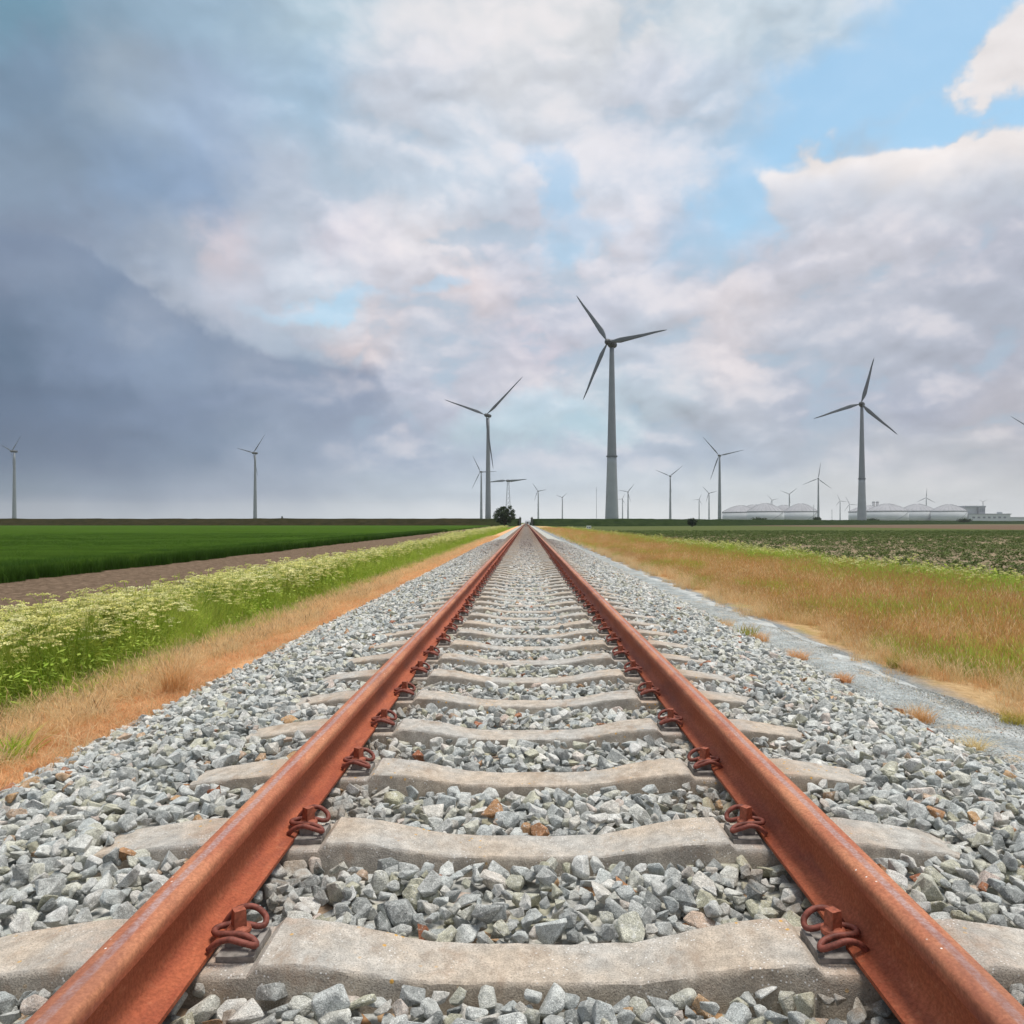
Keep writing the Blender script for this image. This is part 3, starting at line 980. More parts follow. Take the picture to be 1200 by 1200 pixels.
# ------------------------------------------------------------------ railway track
track = empty('railway_track', (0, 0, 0))
tag(track, 'straight single railway track of rusty rails on concrete sleepers', 'railway track')
prof = [(0.0, 0.0), (0.070, 0.0), (0.0705, 0.010), (0.067, 0.0125), (0.045, 0.0185), (0.026, 0.0265), (0.015, 0.036), (0.0098, 0.050), (0.0082, 0.070),
        (0.0082, 0.090), (0.0105, 0.106), (0.017, 0.1145), (0.033, 0.1215), (0.0355, 0.1245), (0.0352, 0.143), (0.0335, 0.1495), (0.029, 0.1545), (0.021, 0.1573), (0.011, 0.1587), (0.0, 0.159)]
full = prof + [(-x, z) for x, z in reversed(prof[1:-1])]
ry = np.concatenate([[-4], np.arange(-2, 12, 2.0), [20, 40, 80, 160, 320, 640, 1000]])
rv, rf = [], []
nf_ = len(full)
for i, y in enumerate(ry):
    rv += [(x, float(y), z) for x, z in full]
    if i:
        for k in range(nf_):
            k2 = (k + 1) % nf_
            rf.append(((i - 1) * nf_ + k, (i - 1) * nf_ + k2, i * nf_ + k2, i * nf_ + k))
rf.append(tuple(range(nf_)))
rail_me = mesh('rail', rv, rf)
bm = bmesh.new(); bm.from_mesh(rail_me); bmesh.ops.recalc_face_normals(bm, faces=bm.faces[:]); bm.to_mesh(rail_me); bm.free()
smooth_by_angle(rail_me, 38)
for sgn in (-1, 1):
    r_ = mesh_obj('rail', rail_me, M_rail, track, (sgn * 0.7525, 0, 0))
    r_['label'] = 'left rusty rail with a worn running strip' if sgn < 0 else 'right rusty rail with a worn running strip'

# sleeper: dipped middle, raised shoulders, recessed rail seats
half = [(0.0, -0.036, .078), (0.12, -0.036, .078), (0.22, -0.033, .079), (0.30, -0.022, .082), (0.38, -0.006, .088), (0.45, 0.006, .092), (0.52, 0.012, .096), (0.575, 0.013, .098),
        (0.598, -0.008, .100), (0.75, -0.008, .100), (0.885, -0.008, .100), (0.905, 0.010, .100), (0.97, 0.010, .100), (1.08, -0.004, .096), (1.20, -0.022, .092), (1.255, -0.034, .086), (1.27, -0.06, .08)]
st = [(-x, z, w) for x, z, w in reversed(half[1:])] + half
fine_st = []
for i in range(len(st) - 1):
    nn = 3 if abs(st[i + 1][0] - st[i][0]) > 0.05 else 1
    for k in range(nn):
        u = k / nn
        fine_st.append(tuple(st[i][q] * (1 - u) + st[i + 1][q] * u for q in range(3)))
fine_st.append(st[-1])


def sleeper_mesh(seed):
    r_ = random.Random(seed)
    j = lambda s_: r_.gauss(0, s_)
    sv, sf = [], []
    for i, (x, z, w) in enumerate(fine_st):
        chip = 0.004 * r_.random() if r_.random() < 0.14 else 0
        chip2 = 0.004 * r_.random() if r_.random() < 0.14 else 0
        z = z + j(0.0007)
        sv += [(x, -w - 0.040, -0.24), (x, -w - 0.004 + j(.0008), z - 0.014), (x, -w + j(.0012) + chip, z - 0.004 - chip * .6), (x, -w + 0.005 + chip, z + j(.0005)), (x, w - 0.005 - chip2, z + j(.0005)), (x, w + j(.0012) - chip2, z - 0.004 - chip2 * .6), (x, w + 0.004, z - 0.014), (x, w + 0.040, -0.24)]
        if i:
            for k in range(7):
                a_ = (i - 1) * 8 + k
                sf.append((a_, a_ + 1, a_ + 9, a_ + 8))
    sf.append(tuple(range(8)))
    sf.append(tuple(reversed([(len(fine_st) - 1) * 8 + k for k in range(8)])))
    me = mesh('sleeper', sv, sf)
    bm = bmesh.new(); bm.from_mesh(me); bmesh.ops.recalc_face_normals(bm, faces=bm.faces[:]); bm.to_mesh(me); bm.free()
    smooth_by_angle(me, 28)
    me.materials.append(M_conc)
    return me


SL = [sleeper_mesh(50 + i) for i in range(6)]

# fastening: bent wire spring clip, square headed screw, guide plate
def clip_mesh(side, n=6, seg=8):
    """side=+1: clip lies on the +x side of the foot edge at local x=0"""
    front = [(-0.016, -0.060, 0.020), (0.004, -0.062, 0.036), (0.032, -0.062, 0.043), (0.062, -0.060, 0.034), (0.083, -0.052, 0.024), (0.086, -0.040, 0.022), (0.072, -0.031, 0.030), (0.045, -0.025, 0.036),
             (0.015, -0.023, 0.037), (-0.008, -0.019, 0.036), (-0.019, -0.008, 0.036)]
    back = [(-0.019, 0.008, 0.036), (-0.008, 0.019, 0.036), (0.015, 0.023, 0.037), (0.045, 0.027, 0.034), (0.070, 0.033, 0.026), (0.084, 0.042, 0.026), (0.082, 0.056, 0.038), (0.060, 0.064, 0.053), (0.030, 0.064, 0.057), (0.004, 0.060, 0.046), (-0.016, 0.056, 0.022)]
    pts = catmull([(side * x * 0.93, y * 0.9, z) for x, y, z in front + back], n)
    return MB().tube(pts, 0.0070, seg).mesh('spring_clip', True)


def bolt_mesh():
    mb = MB()
    mb.lathe([(0.026, 0.030), (0.027, 0.034), (0.0255, 0.039), (0.018, 0.043), (0.015, 0.046)], 14)
    b0 = len(mb.v)
    mb.box(-0.0135, 0.0135, -0.0135, 0.0135, 0.044, 0.080)
    # taper and twist the head a little
    for i in range(b0, b0 + 8):
        x, y, z = mb.v[i]
        kx = 1.0 if z < 0.06 else 0.9
        ca, sa = math.cos(0.35), math.sin(0.35)
        mb.v[i] = ((x * ca - y * sa) * kx, (x * sa + y * ca) * kx, z)
    return mb.mesh('bolt')


def plate_mesh(side):
    mb = MB()
    mb.box(0.002, 0.084, -0.056, 0.056, -0.0079, 0.004)
    mb.box(0.070, 0.0835, -0.050, 0.050, 0.003, 0.012)
    mb.box(0.010, 0.050, -0.018, 0.018, 0.0035, 0.031)
    mb.v = [(side * x, y, z) for x, y, z in mb.v]
    me = mb.mesh('guide_plate')
    if side < 0:
        me.flip_normals()
    return me


CL = {1: clip_mesh(1), -1: clip_mesh(-1)}
CLF = {1: clip_mesh(1, 2, 5), -1: clip_mesh(-1, 2, 5)}
for m_ in list(CL.values()) + list(CLF.values()):
    m_.materials.append(M_clip)
BO = bolt_mesh(); BO.materials.append(M_bolt)
PL = {1: plate_mesh(1), -1: plate_mesh(-1)}
for m_ in PL.values():
    m_.materials.append(M_plate)
rs = random.Random(5)
for k in range(-2, 298):
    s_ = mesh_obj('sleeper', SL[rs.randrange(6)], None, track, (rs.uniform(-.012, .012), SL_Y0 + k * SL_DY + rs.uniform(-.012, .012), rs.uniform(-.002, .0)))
    s_.rotation_euler = (0, 0, rs.uniform(-.004, .004))
    if k >= 62:
        continue
    # foot edges: inner +-0.6825, outer +-0.8225
    spots = [(-0.6825, 1), (0.6825, -1)]
    for x, sd_ in spots:
        for nm, mm, dxx in (('spring_clip', CL[sd_] if k < 14 else CLF[sd_], 0), ('bolt', BO, 0.032 * sd_), ('guide_plate', PL[sd_], 0)):
            if nm == 'guide_plate' and k > 30:
                continue
            q = mesh_obj(nm, mm, None, s_, (x + dxx, rs.uniform(-.004, .004), 0))
            q.rotation_euler = (0, 0, rs.uniform(-.08, .08) if nm == 'spring_clip' else (rs.uniform(0, 1.5) if nm == 'bolt' else 0))
# beyond: far sleepers and fastenings joined
mb = MB()
for k in range(62, 400):
    y = SL_Y0 + k * SL_DY
    for x in (-0.655, 0.655):
        mb.box(x - 0.035, x + 0.035, y - 0.05, y + 0.05, 0.0, 0.055)
o = mesh_obj('distant_spring_clips', mb.mesh('distant_spring_clips'), M_clip, track)
o['kind'] = 'stuff'
mb = MB()
for k in range(298, 1500):
    y = SL_Y0 + k * SL_DY
    mb.box(-1.25, 1.25, y - 0.1, y + 0.1, -0.2, -0.02)
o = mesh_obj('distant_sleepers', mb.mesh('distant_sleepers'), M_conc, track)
o['kind'] = 'stuff'

# ------------------------------------------------------------------ plants: clump shapes
def blades(n, hgt, spread, wid, bend, seed, lean=(0.0, 0.0), head=0.0, mat=None, levels=3):
    r_ = random.Random(seed)
    V, Fc, H, K = [], [], [], []
    for _ in range(n):
        a = r_.uniform(0, 2 * math.pi)
        rad = spread * math.sqrt(r_.random())
        bx, by = rad * math.cos(a), rad * math.sin(a)
        h = hgt * r_.uniform(0.55, 1.08)
        da = r_.uniform(0, 2 * math.pi)
        bd = bend * r_.uniform(0.2, 1.2)
        ux, uy = math.cos(da) * bd + lean[0], math.sin(da) * bd + lean[1]
        fa = r_.uniform(0, math.pi)
        wx, wy = math.cos(fa) * wid, math.sin(fa) * wid
        kk = r_.random()
        b0 = len(V)
        for j in range(levels):
            t = j / levels
            q = t * t
            w = (1 - 0.65 * t)
            x, y, z = bx + ux * h * q, by + uy * h * q, h * (t - 0.25 * bd * q)
            V += [(x - wx * w, y - wy * w, z), (x + wx * w, y + wy * w, z)]
            H += [t, t]; K += [kk, kk]
        V.append((bx + ux * h, by + uy * h, h * (1 - 0.25 * bd))); H.append(1.0); K.append(kk)
        for j in range(levels - 1):
            p = b0 + 2 * j
            Fc.append((p, p + 1, p + 3, p + 2))
        p = b0 + 2 * (levels - 1)
        Fc.append((p, p + 1, p + 2))
        if head > 0 and r_.random() < head:
            # seed head: slim spindle at the tip
            tx, ty, tz = V[-1]
            L_ = 0.06 * r_.uniform(0.7, 1.3)
            dx_, dy_, dz_ = ux * 0.8, uy * 0.8, 0.8
            for wv in ((wid * 1.7, 0), (0, wid * 1.7)):
                c0 = len(V)
                V += [(tx, ty, tz - 0.01), (tx + dx_ * L_ * .5 + wv[0], ty + dy_ * L_ * .5 + wv[1], tz + dz_ * L_ * .5), (tx + dx_ * L_, ty + dy_ * L_, tz + dz_ * L_), (tx + dx_ * L_ * .5 - wv[0], ty + dy_ * L_ * .5 - wv[1], tz + dz_ * L_ * .5)]
                H += [1.0] * 4; K += [kk] * 4
                Fc.append((c0, c0 + 1, c0 + 2, c0 + 3))
    me = mesh('clump', V, Fc)
    for nm, dat in (('h', H), ('k', K)):
        a_ = me.attributes.new(nm, 'FLOAT', 'POINT')
        a_.data.foreach_set('value', np.array(dat, np.float32))
    if mat: me.materials.append(mat)
    return me


def umbel_plant(seed, hgt=0.75):
    r_ = random.Random(seed)
    V, Fc, K, MI = [], [], [], []

    def stick(p, q, w):
        b0 = len(V)
        p, q = Vector(p), Vector(q)
        for wv in (Vector((w, 0, 0)), Vector((0, w, 0))):
            c0 = len(V)
            V.extend([tuple(p - wv), tuple(p + wv), tuple(q + wv * .6), tuple(q - wv * .6)])
            K.extend([0.5] * 4)
            Fc.append((c0, c0 + 1, c0 + 2, c0 + 3)); MI.append(0)

    def umbel(c, rad, kk):
        for _ in range(30):
            a = r_.uniform(0, 6.283); q = rad * math.sqrt(r_.random())
            x, y = c[0] + q * math.cos(a), c[1] + q * math.sin(a)
            z = c[2] + 0.25 * rad * (1 - (q / rad) ** 2) + r_.uniform(-.006, .006)
            sz_ = r_.uniform(0.0055, 0.011)
            t1 = Vector((r_.gauss(0, 1), r_.gauss(0, 1), r_.gauss(0, .5))).normalized()
            t2 = t1.cross(Vector((r_.gauss(0, .4), r_.gauss(0, .4), 1))).normalized()
            P = Vector((x, y, z))
            c0 = len(V)
            V.extend([tuple(P + t1 * sz_), tuple(P + t2 * sz_), tuple(P - t1 * sz_), tuple(P - t2 * sz_)])
            K.extend([min(1, max(0, kk + r_.uniform(-.3, .3)))] * 4)
            Fc.append((c0, c0 + 1, c0 + 2, c0 + 3)); MI.append(1)
    lx, ly = r_.uniform(0.02, 0.20), r_.uniform(-0.08, 0.08)
    topz = hgt * r_.uniform(0.9, 1.05)
    stick((0, 0, 0), (lx * .4, ly * .4, topz * .5), 0.005)
    stick((lx * .4, ly * .4, topz * .5), (lx, ly, topz * .8), 0.004)
    for i in range(r_.randint(5, 8)):
        a = r_.uniform(0, 6.283)
        q = r_.uniform(0.03, 0.17)
        t = r_.uniform(0.45, 0.8)
        st_ = (lx * t, ly * t, topz * t)
        en = (lx + q * math.cos(a), ly + q * math.sin(a), topz * r_.uniform(0.78, 1.0))
        stick(st_, en, 0.0028)
        umbel(en, r_.uniform(0.032, 0.058), r_.random())
    # feathery leaves low on the stem
    for i in range(26):
        a = r_.uniform(0, 6.283); q = r_.uniform(0.03, 0.2); z = r_.uniform(0.08, 0.5) * hgt
        P = Vector((q * math.cos(a), q * math.sin(a), z))
        t1 = Vector((math.cos(a), math.sin(a), r_.uniform(-.5, .5))) * r_.uniform(.02, .045)
        t2 = Vector((-math.sin(a), math.cos(a), r_.uniform(-.4, .4))) * r_.uniform(.008, .016)
        c0 = len(V)
        V.extend([tuple(P - t1), tuple(P + t2), tuple(P + t1), tuple(P - t2)])
        K.extend([r_.random()] * 4); Fc.append((c0, c0 + 1, c0 + 2, c0 + 3)); MI.append(0)
    me = mesh('umbel_plant', V, Fc)
    a_ = me.attributes.new('k', 'FLOAT', 'POINT'); a_.data.foreach_set('value', np.array(K, np.float32))
    me.attributes.new('h', 'FLOAT', 'POINT')
    me.materials.append(M_stem); me.materials.append(M_umbel)
    me.polygons.foreach_set('material_index', MI)
    return me


def leafy(seed, hgt, spread, n, lsize, mat):
    r_ = random.Random(seed)
    V, Fc, K, H = [], [], [], []
    for _ in range(n):
        a = r_.uniform(0, 6.283); q = spread * math.sqrt(r_.random())
        z = hgt * r_.uniform(0.1, 1.0) * (1 - 0.5 * (q / spread) ** 2)
        P = Vector((q * math.cos(a), q * math.sin(a), z))
        t1 = Vector((math.cos(a + r_.uniform(-.8, .8)), math.sin(a + r_.uniform(-.8, .8)), r_.uniform(-.4, .6))).normalized() * lsize * r_.uniform(.6, 1.2)
        t2 = t1.cross(Vector((r_.gauss(0, .4), r_.gauss(0, .4), 1))).normalized() * lsize * r_.uniform(.3, .6)
        c0 = len(V)
        V.extend([tuple(P - t1), tuple(P + t2), tuple(P + t1), tuple(P - t2)])
        K.extend([r_.random()] * 4); H.extend([z / hgt] * 4)
        Fc.append((c0, c0 + 1, c0 + 2, c0 + 3))
    me = mesh('leafy_plant', V, Fc)
    for nm, dat in (('h', H), ('k', K)):
        a_ = me.attributes.new(nm, 'FLOAT', 'POINT'); a_.data.foreach_set('value', np.array(dat, np.float32))
    me.materials.append(mat)
    return me


def field_pts(x0, x1, y0, y1, n, keep=None, ypow=1.0):
    x = rng.uniform(x0, x1, n)
    y = y0 + (y1 - y0) * rng.random(n) ** ypow
    k = in_view(x, y, 0.5, 0.8)
    if keep is not None:
        k &= keep(x, y)
    return x[k], y[k]


def spin(n, tilt=0.12):
    return np.stack([rng.uniform(-tilt, tilt, n), rng.uniform(-tilt, tilt, n), rng.uniform(0, 6.283, n)], -1)


# --- left verge: lush grass
P = [proto('grass_shape', i, blades(30, 0.55, 0.10, 0.0032, 0.5, 200 + i, (0.22, 0.0), 0.1, M_grass)) for i in range(7)]
P += [proto('grass_shape', 7 + i, leafy(240 + i, 0.38, 0.12, 40, 0.035, M_grass)) for i in range(3)]
x1, y1 = field_pts(-6.0, -3.15, 1.0, 14, 5000)
x2, y2 = field_pts(-6.2, -3.15, 14, 40, 4600)
x3, y3 = field_pts(-6.6, -3.05, 40, 150, 4200)
x, y = np.concatenate([x1, x2, x3]), np.concatenate([y1, y2, y3])
k = (x > -5.25 + (vnoise(x, y, 0.9, 21) - 0.5) * 0.7) & (x < -3.3 + (vnoise(x, y, 0.6, 22) - 0.5) * 0.55)
x, y = x[k], y[k]
n = len(x)
edge = np.clip((-3.2 - x) / 0.7, 0.35, 1)
o = scatter('verge_grass', np.stack([x, y, ground_z(x) - 0.02], -1), spin(n), rng.uniform(0.7, 1.15, n) * edge * np.where(y > 40, 1.25, 1), rng.integers(0, 10, n), P)
tag(o, 'lush green grass on the left verge below the white flowers', 'grass', kind='stuff')

# --- cow parsley
P = [proto('umbel_shape', i, umbel_plant(300 + i)) for i in range(9)]
x1, y1 = field_pts(-5.2, -3.55, 2.0, 16, 1500)
x2, y2 = field_pts(-5.2, -3.55, 16, 45, 1500)
x3, y3 = field_pts(-5.4, -3.5, 45, 160, 1700)
x, y = np.concatenate([x1, x2, x3]), np.concatenate([y1, y2, y3])
dn = vnoise(x, y, 1.7, 31) * 0.6 + np.clip((-x - 3.5) / 1.2, 0, 1) * 0.55 + np.where(y < 14, 0.12, 0)
k = dn > rng.uniform(0.25, 0.75, len(x))
x, y = x[k], y[k]
n = len(x)
o = scatter('cow_parsley', np.stack([x, y, ground_z(x) - 0.02], -1), spin(n, 0.16), rng.uniform(0.5, 1.0, n) * np.where(y > 45, 1.2, np.clip(1.0 - 0.22 * (-x - 4.5), 0.8, 1.05)), rng.integers(0, 9, n), P)
tag(o, 'drift of cream flowering cow parsley along the left verge', 'wildflowers', kind='stuff')

# --- left strip of dead orange grass
P = [proto('dead_shape', i, blades(26, 0.07, 0.07, 0.0022, 0.9, 400 + i, (0, 0), 0, M_dead, 2)) for i in range(4)]
P += [proto('dead_shape', 4 + i, blades(30, 0.15, 0.07, 0.0016, 1.0, 420 + i, (0.1, 0), 0.10, M_dry)) for i in range(5)]
P += [proto('dead_shape', 10 + i, blades(14, 0.20, 0.10, 0.0018, 2.6, 470 + i, (0.2, 0), 0.0, M_dry)) for i in range(2)]
P += [proto('dead_shape', 9, blades(16, 0.17, 0.09, 0.0015, 0.9, 440, (0, 0), 0.2, M_twig))]
x1, y1 = field_pts(-3.6, -2.25, 1.0, 14, 6400, None, 1.2)
x2, y2 = field_pts(-3.7, -2.25, 14, 70, 5000, None, 1.3)
xe, ye = field_pts(-2.95, -2.27, 1.0, 40, 6800, None, 1.5)
x, y = np.concatenate([x1, x2, xe]), np.concatenate([y1, y2, ye])
n = len(x)
far_ = (-2.35 - x + (vnoise(x, y, 0.5, 41) - 0.5) * 0.5)
idx = np.where(far_ < 0.38, rng.integers(0, 4, n), np.where(rng.random(n) < 0.55, rng.integers(4, 12, n), rng.integers(0, 4, n)))
keep = (far_ > -0.03) & (x < -2.28)
idx = np.where((idx == 9) & (rng.random(n) < 0.3), 5, idx)
idx = np.where(rng.random(n) < 0.10, 10, idx)
sc = rng.uniform(0.6, 1.2, n)
o = scatter('dead_grass', np.stack([x, y, ground_z(x) - 0.01], -1)[keep], spin(n, 0.2)[keep], sc[keep], idx[keep], P)
tag(o, 'strip of dead orange grass between the ballast and the left verge', 'dry grass', kind='stuff')

# --- right verge: dry grass with green patches
P = [proto('dry_shape', i, blades(24, 0.34, 0.10, 0.0020, 0.55, 500 + i, (0.08, 0), 0.35, M_mixed)) for i in range(6)]
P += [proto('dry_shape', 6 + i, blades(26, 0.30, 0.10, 0.0019, 0.7, 520 + i, (0.08, 0), 0.3, M_dry)) for i in range(5)]
P += [proto('dry_shape', 11 + i, blades(22, 0.05, 0.09, 0.0024, 0.9, 540 + i, (0, 0), 0, M_dead, 2)) for i in range(3)]
P += [proto('dry_shape', 14 + i, blades(26, 0.30, 0.10, 0.0026, 0.5, 550 + i, (0.05, 0), 0.1, M_grass)) for i in range(3)]
x1, y1 = field_pts(2.85, 9.0, 1.0, 16, 10000, None, 1.0)
x2, y2 = field_pts(2.7, 9.5, 16, 45, 11000, None, 1.2)
x3, y3 = field_pts(2.6, 10.0, 45, 160, 9000, None, 1.4)
xe, ye = field_pts(2.75, 3.75, 1.5, 34, 8200, None, 1.4)
x, y = np.concatenate([x1, x2, x3, xe]), np.concatenate([y1, y2, y3, ye])
n = len(x)
edge_x = np.interp(y, [0, 10, 22, 50, 200], [3.12, 3.05, 2.95, 2.6, 2.5]) + (vnoise(x, y, 0.5, 51) - 0.5) * 0.7
far_ = x - edge_x
grn = vnoise(x, y, 1.6, 52) + np.clip((x - 5.5) / 4.0, 0, 0.5) - 0.1
u = rng.random(n)
idx = np.where(far_ < 0.35, np.where(u < 0.62, rng.integers(11, 14, n), rng.integers(6, 11, n)),
               np.where(u < 0.42, rng.integers(0, 6, n), np.where(u < 0.75, rng.integers(6, 11, n), rng.integers(11, 14, n))))
idx = np.where((grn > 0.6) & (u > 0.45) & (far_ > 0.3), rng.integers(14, 17, n), idx)
keep = (far_ > 0) | ((far_ > -0.35) & (vnoise(x, y, 0.22, 55) > 0.78))
sc = rng.uniform(0.6, 1.15, n) * np.interp(far_, [0, 0.6, 2.0], [0.6, 0.8, 1.1]) * np.where(y > 45, 1.2, 1)
o = scatter('dry_verge_grass', np.stack([x, y, ground_z(x) - 0.01], -1)[keep], spin(n)[keep], sc[keep], idx[keep], P)
tag(o, 'wide verge of orange and green seeding grass right of the path', 'dry grass', kind='stuff')

# --- tall green weeds between the dry verge and the field on the right
P = [proto('weed_shape', i, blades(26, 0.6, 0.12, 0.0036, 0.45, 600 + i, (0.1, 0), 0.1, M_grass)) for i in range(4)]
P += [proto('weed_shape', 4 + i, leafy(620 + i, 0.55, 0.16, 60, 0.05, M_grass)) for i in range(3)]
P += [proto('weed_shape', 7 + i, umbel_plant(640 + i, 0.7)) for i in range(3)]
x1, y1 = field_pts(7.2, 10.2, 4, 45, 4800)
x2, y2 = field_pts(7.0, 10.5, 45, 170, 4200)
x, y = np.concatenate([x1, x2]), np.concatenate([y1, y2])
k = (x > 7.7 + (vnoise(x, y, 1.3, 61) - 0.5) * 1.2) & (x < 9.9 + (vnoise(x, y, 1.1, 62) - 0.5) * 0.8)
x, y = x[k], y[k]
n = len(x)
u = rng.random(n)
idx = np.where(u < 0.6, rng.integers(0, 4, n), np.where(u < 0.88, rng.integers(4, 7, n), rng.integers(7, 10, n)))
o = scatter('field_edge_weeds', np.stack([x, y, ground_z(x) - 0.02], -1), spin(n), rng.uniform(0.6, 1.05, n) * (0.6 + 0.5 * vnoise(x, y, 1.5, 63)), idx, P)
tag(o, 'belt of tall green weeds along the edge of the potato field', 'weeds', kind='stuff')

# --- potato rows on the right field
P = [proto('potato_shape', i, leafy(700 + i, 0.26, 0.22, 46, 0.07, M_potato)) for i in range(5)]
rows = np.arange(10.2, 96, 0.75)
px_, py_ = [], []
for rx in rows:
    yy = np.arange(7, 130, 0.38)
    yy = yy + rng.uniform(-.15, .15, len(yy))
    k = in_view(np.full_like(yy, rx), yy, 0.35, 1) & (rng.random(len(yy)) < np.interp(yy, [12, 60, 130], [0.9, 0.75, 0.45]))
    px_.append(np.full(k.sum(), rx)); py_.append(yy[k])
x, y = np.concatenate(px_), np.concatenate(py_)
x = x + rng.uniform(-.12, .12, len(x))
k = vnoise(x, y, 2.0, 71) * 0.7 + rng.random(len(x)) * 0.5 > 0.42
x, y = x[k], y[k]
n = len(x)
o = scatter('potato_crop', np.stack([x, y, np.full(n, -0.52)], -1), spin(n), rng.uniform(0.45, 0.95, n), rng.integers(0, 5, n), P)
tag(o, 'rows of low dark green potato plants in the right field', 'crop', kind='stuff')

# --- cereal crop on the left: closed canopy plus standing plants on its edge
P = [proto('cereal_shape', i, blades(46, 0.47, 0.17, 0.0048, 0.35, 800 + i, (0.1, 0), 0.0, M_crop)) for i in range(6)]
x1, y1 = field_pts(-13.6, -12.15, 5, 120, 9600, None, 1.5)
x2, y2 = field_pts(-45, -12.6, 12, 75, 30000, None, 1.2)
x, y = np.concatenate([x1, x2]), np.concatenate([y1, y2])
k = x < -12.3 + (vnoise(x, y, 0.7, 81) - 0.5) * 0.35
x, y = x[k], y[k]
n = len(x)
o = scatter('cereal_plants', np.stack([x, y, np.full(n, -0.5)], -1), spin(n, 0.08), rng.uniform(0.88, 1.06, n), rng.integers(0, 6, n), P)
tag(o, 'standing young cereal plants at the near edge of the left field', 'crop', kind='stuff')
xs = np.unique(np.concatenate([[-600, -300, -150, -90, -60], np.arange(-50, -12.4, 0.5), [-12.5]]))
ys = np.unique(np.concatenate([np.arange(4, 90, 0.7), np.arange(90, 272, 3.0)]))
X, Y = np.meshgrid(xs, ys)
Z = -0.12 + (vnoise(X, Y, 1.1, 91) - 0.5) * 0.05 + (vnoise(X, Y, 6, 92) - 0.5) * 0.05
nx, ny = len(xs), len(ys)
idg = np.arange(nx * ny).reshape(ny, nx)
faces = np.stack([idg[:-1, :-1], idg[:-1, 1:], idg[1:, 1:], idg[1:, :-1]], -1).reshape(-1, 4).tolist()
V = np.stack([X, Y, Z], -1).reshape(-1, 3).tolist()
skirt0 = len(V)
for j in range(ny):
    V.append((-12.5, float(ys[j]), -0.52))
for j in range(ny - 1):
    faces.append((int(idg[j, -1]), skirt0 + j, skirt0 + j + 1, int(idg[j + 1, -1])))
M_canopy, gg, b, o = material("cereal_canopy")
pos = gg.new('ShaderNodeNewGeometry').outputs['Position']
gx, gy, gz = gg.sep(pos)
fine = gg.noise(gg.comb(gg.m('MULTIPLY', gx, 1.0), gg.m('MULTIPLY', gy, 1.0), gz), 9, 6, 0.75)
big = gg.noise(gg.comb(gg.m('MULTIPLY', gx, 0.05), gg.m('MULTIPLY', gy, 0.6), 0.0), 1.0, 4, 0.6)
c_ = gg.mix(gg.step(fine, 0.3, 0.7), (0.036, 0.078, 0.009), (0.068, 0.124, 0.019))
c_ = gg.scale(c_, gg.step(big, 0.3, 0.7, 0.82, 1.2))
gg.put(b.inputs['Base Color'], c_)
b.inputs['Roughness'].default_value = 0.9
b.inputs['Specular IOR Level'].default_value = 0.0
bump(gg, b, fine, 1.0, 0.12)
o = mesh_obj('cereal_field', mesh('cereal_field', V, faces, True), M_canopy)
tag(o, 'dense dark green cereal crop filling the left field', 'crop', kind='stuff')

# ------------------------------------------------------------------ dikes on the horizon
M_dike, gg, b, o = material("dike_turf")
pos = gg.new('ShaderNodeNewGeometry').outputs['Position']
n_ = gg.noise(pos, 0.35, 6, 0.65)
gx, gy, gz = gg.sep(pos)
L_ = gg.mix(gg.step(n_, 0.3, 0.7), (0.022, 0.022, 0.008), (0.040, 0.034, 0.014))
Rr = gg.mix(gg.step(n_, 0.3, 0.7), (0.015, 0.027, 0.009), (0.031, 0.048, 0.015))
c_ = gg.mix(gg.step(gx, -25.0, 0.0), L_, Rr)
gg.put(b.inputs['Base Color'], c_)
b.inputs['Roughness'].default_value = 0.95
b.inputs['Specular IOR Level'].default_value = 0.0
bump(gg, b, gg.noise(pos, 2.0, 5, 0.7), 1.0, 0.3)


def dike(pts, top, foot, name, label, seed):
    V, Fc = [], []
    cross = [(-foot, -0.7), (-foot * 0.55, top * 0.35), (-2.0, top), (2.0, top), (foot, -0.7)]
    L_ = []
    for i in range(len(pts) - 1):
        a, c = Vector(pts[i]), Vector(pts[i + 1])
        n = max(2, int((c - a).length / 4))
        L_ += [a.lerp(c, k / n) for k in range(n)]
    L_.append(Vector(pts[-1]))
    for i, p in enumerate(L_):
        t = (L_[min(i + 1, len(L_) - 1)] - L_[max(0, i - 1)]).normalized()
        nrm = Vector((-t.y, t.x))
        if nrm.y < 0: nrm = -nrm
        for j, (off, z) in enumerate(cross):
            q = p + nrm * off
            zz_ = z + (0.28 * (float(vnoise(np.array([q.x]), np.array([q.y]), 7, seed)[0]) - 0.5) + 0.18 * (random.random() - 0.5) if z > 0 else 0)
            V.append((q.x, q.y, zz_))
        if i:
            for j in range(4):
                a_ = (i - 1) * 5 + j
                Fc.append((a_, a_ + 1, a_ + 6, a_ + 5))
    Fc.append((0, 1, 2, 3, 4)); e_ = (len(L_) - 1) * 5
    Fc.append((e_ + 4, e_ + 3, e_ + 2, e_ + 1, e_))
    me = mesh(name, V, Fc, True)
    bm = bmesh.new(); bm.from_mesh(me); bmesh.ops.recalc_face_normals(bm, faces=bm.faces[:]); bm.to_mesh(me); bm.free()
    o = mesh_obj(name, me, M_dike)
    return tag(o, label, 'dike', kind='structure')


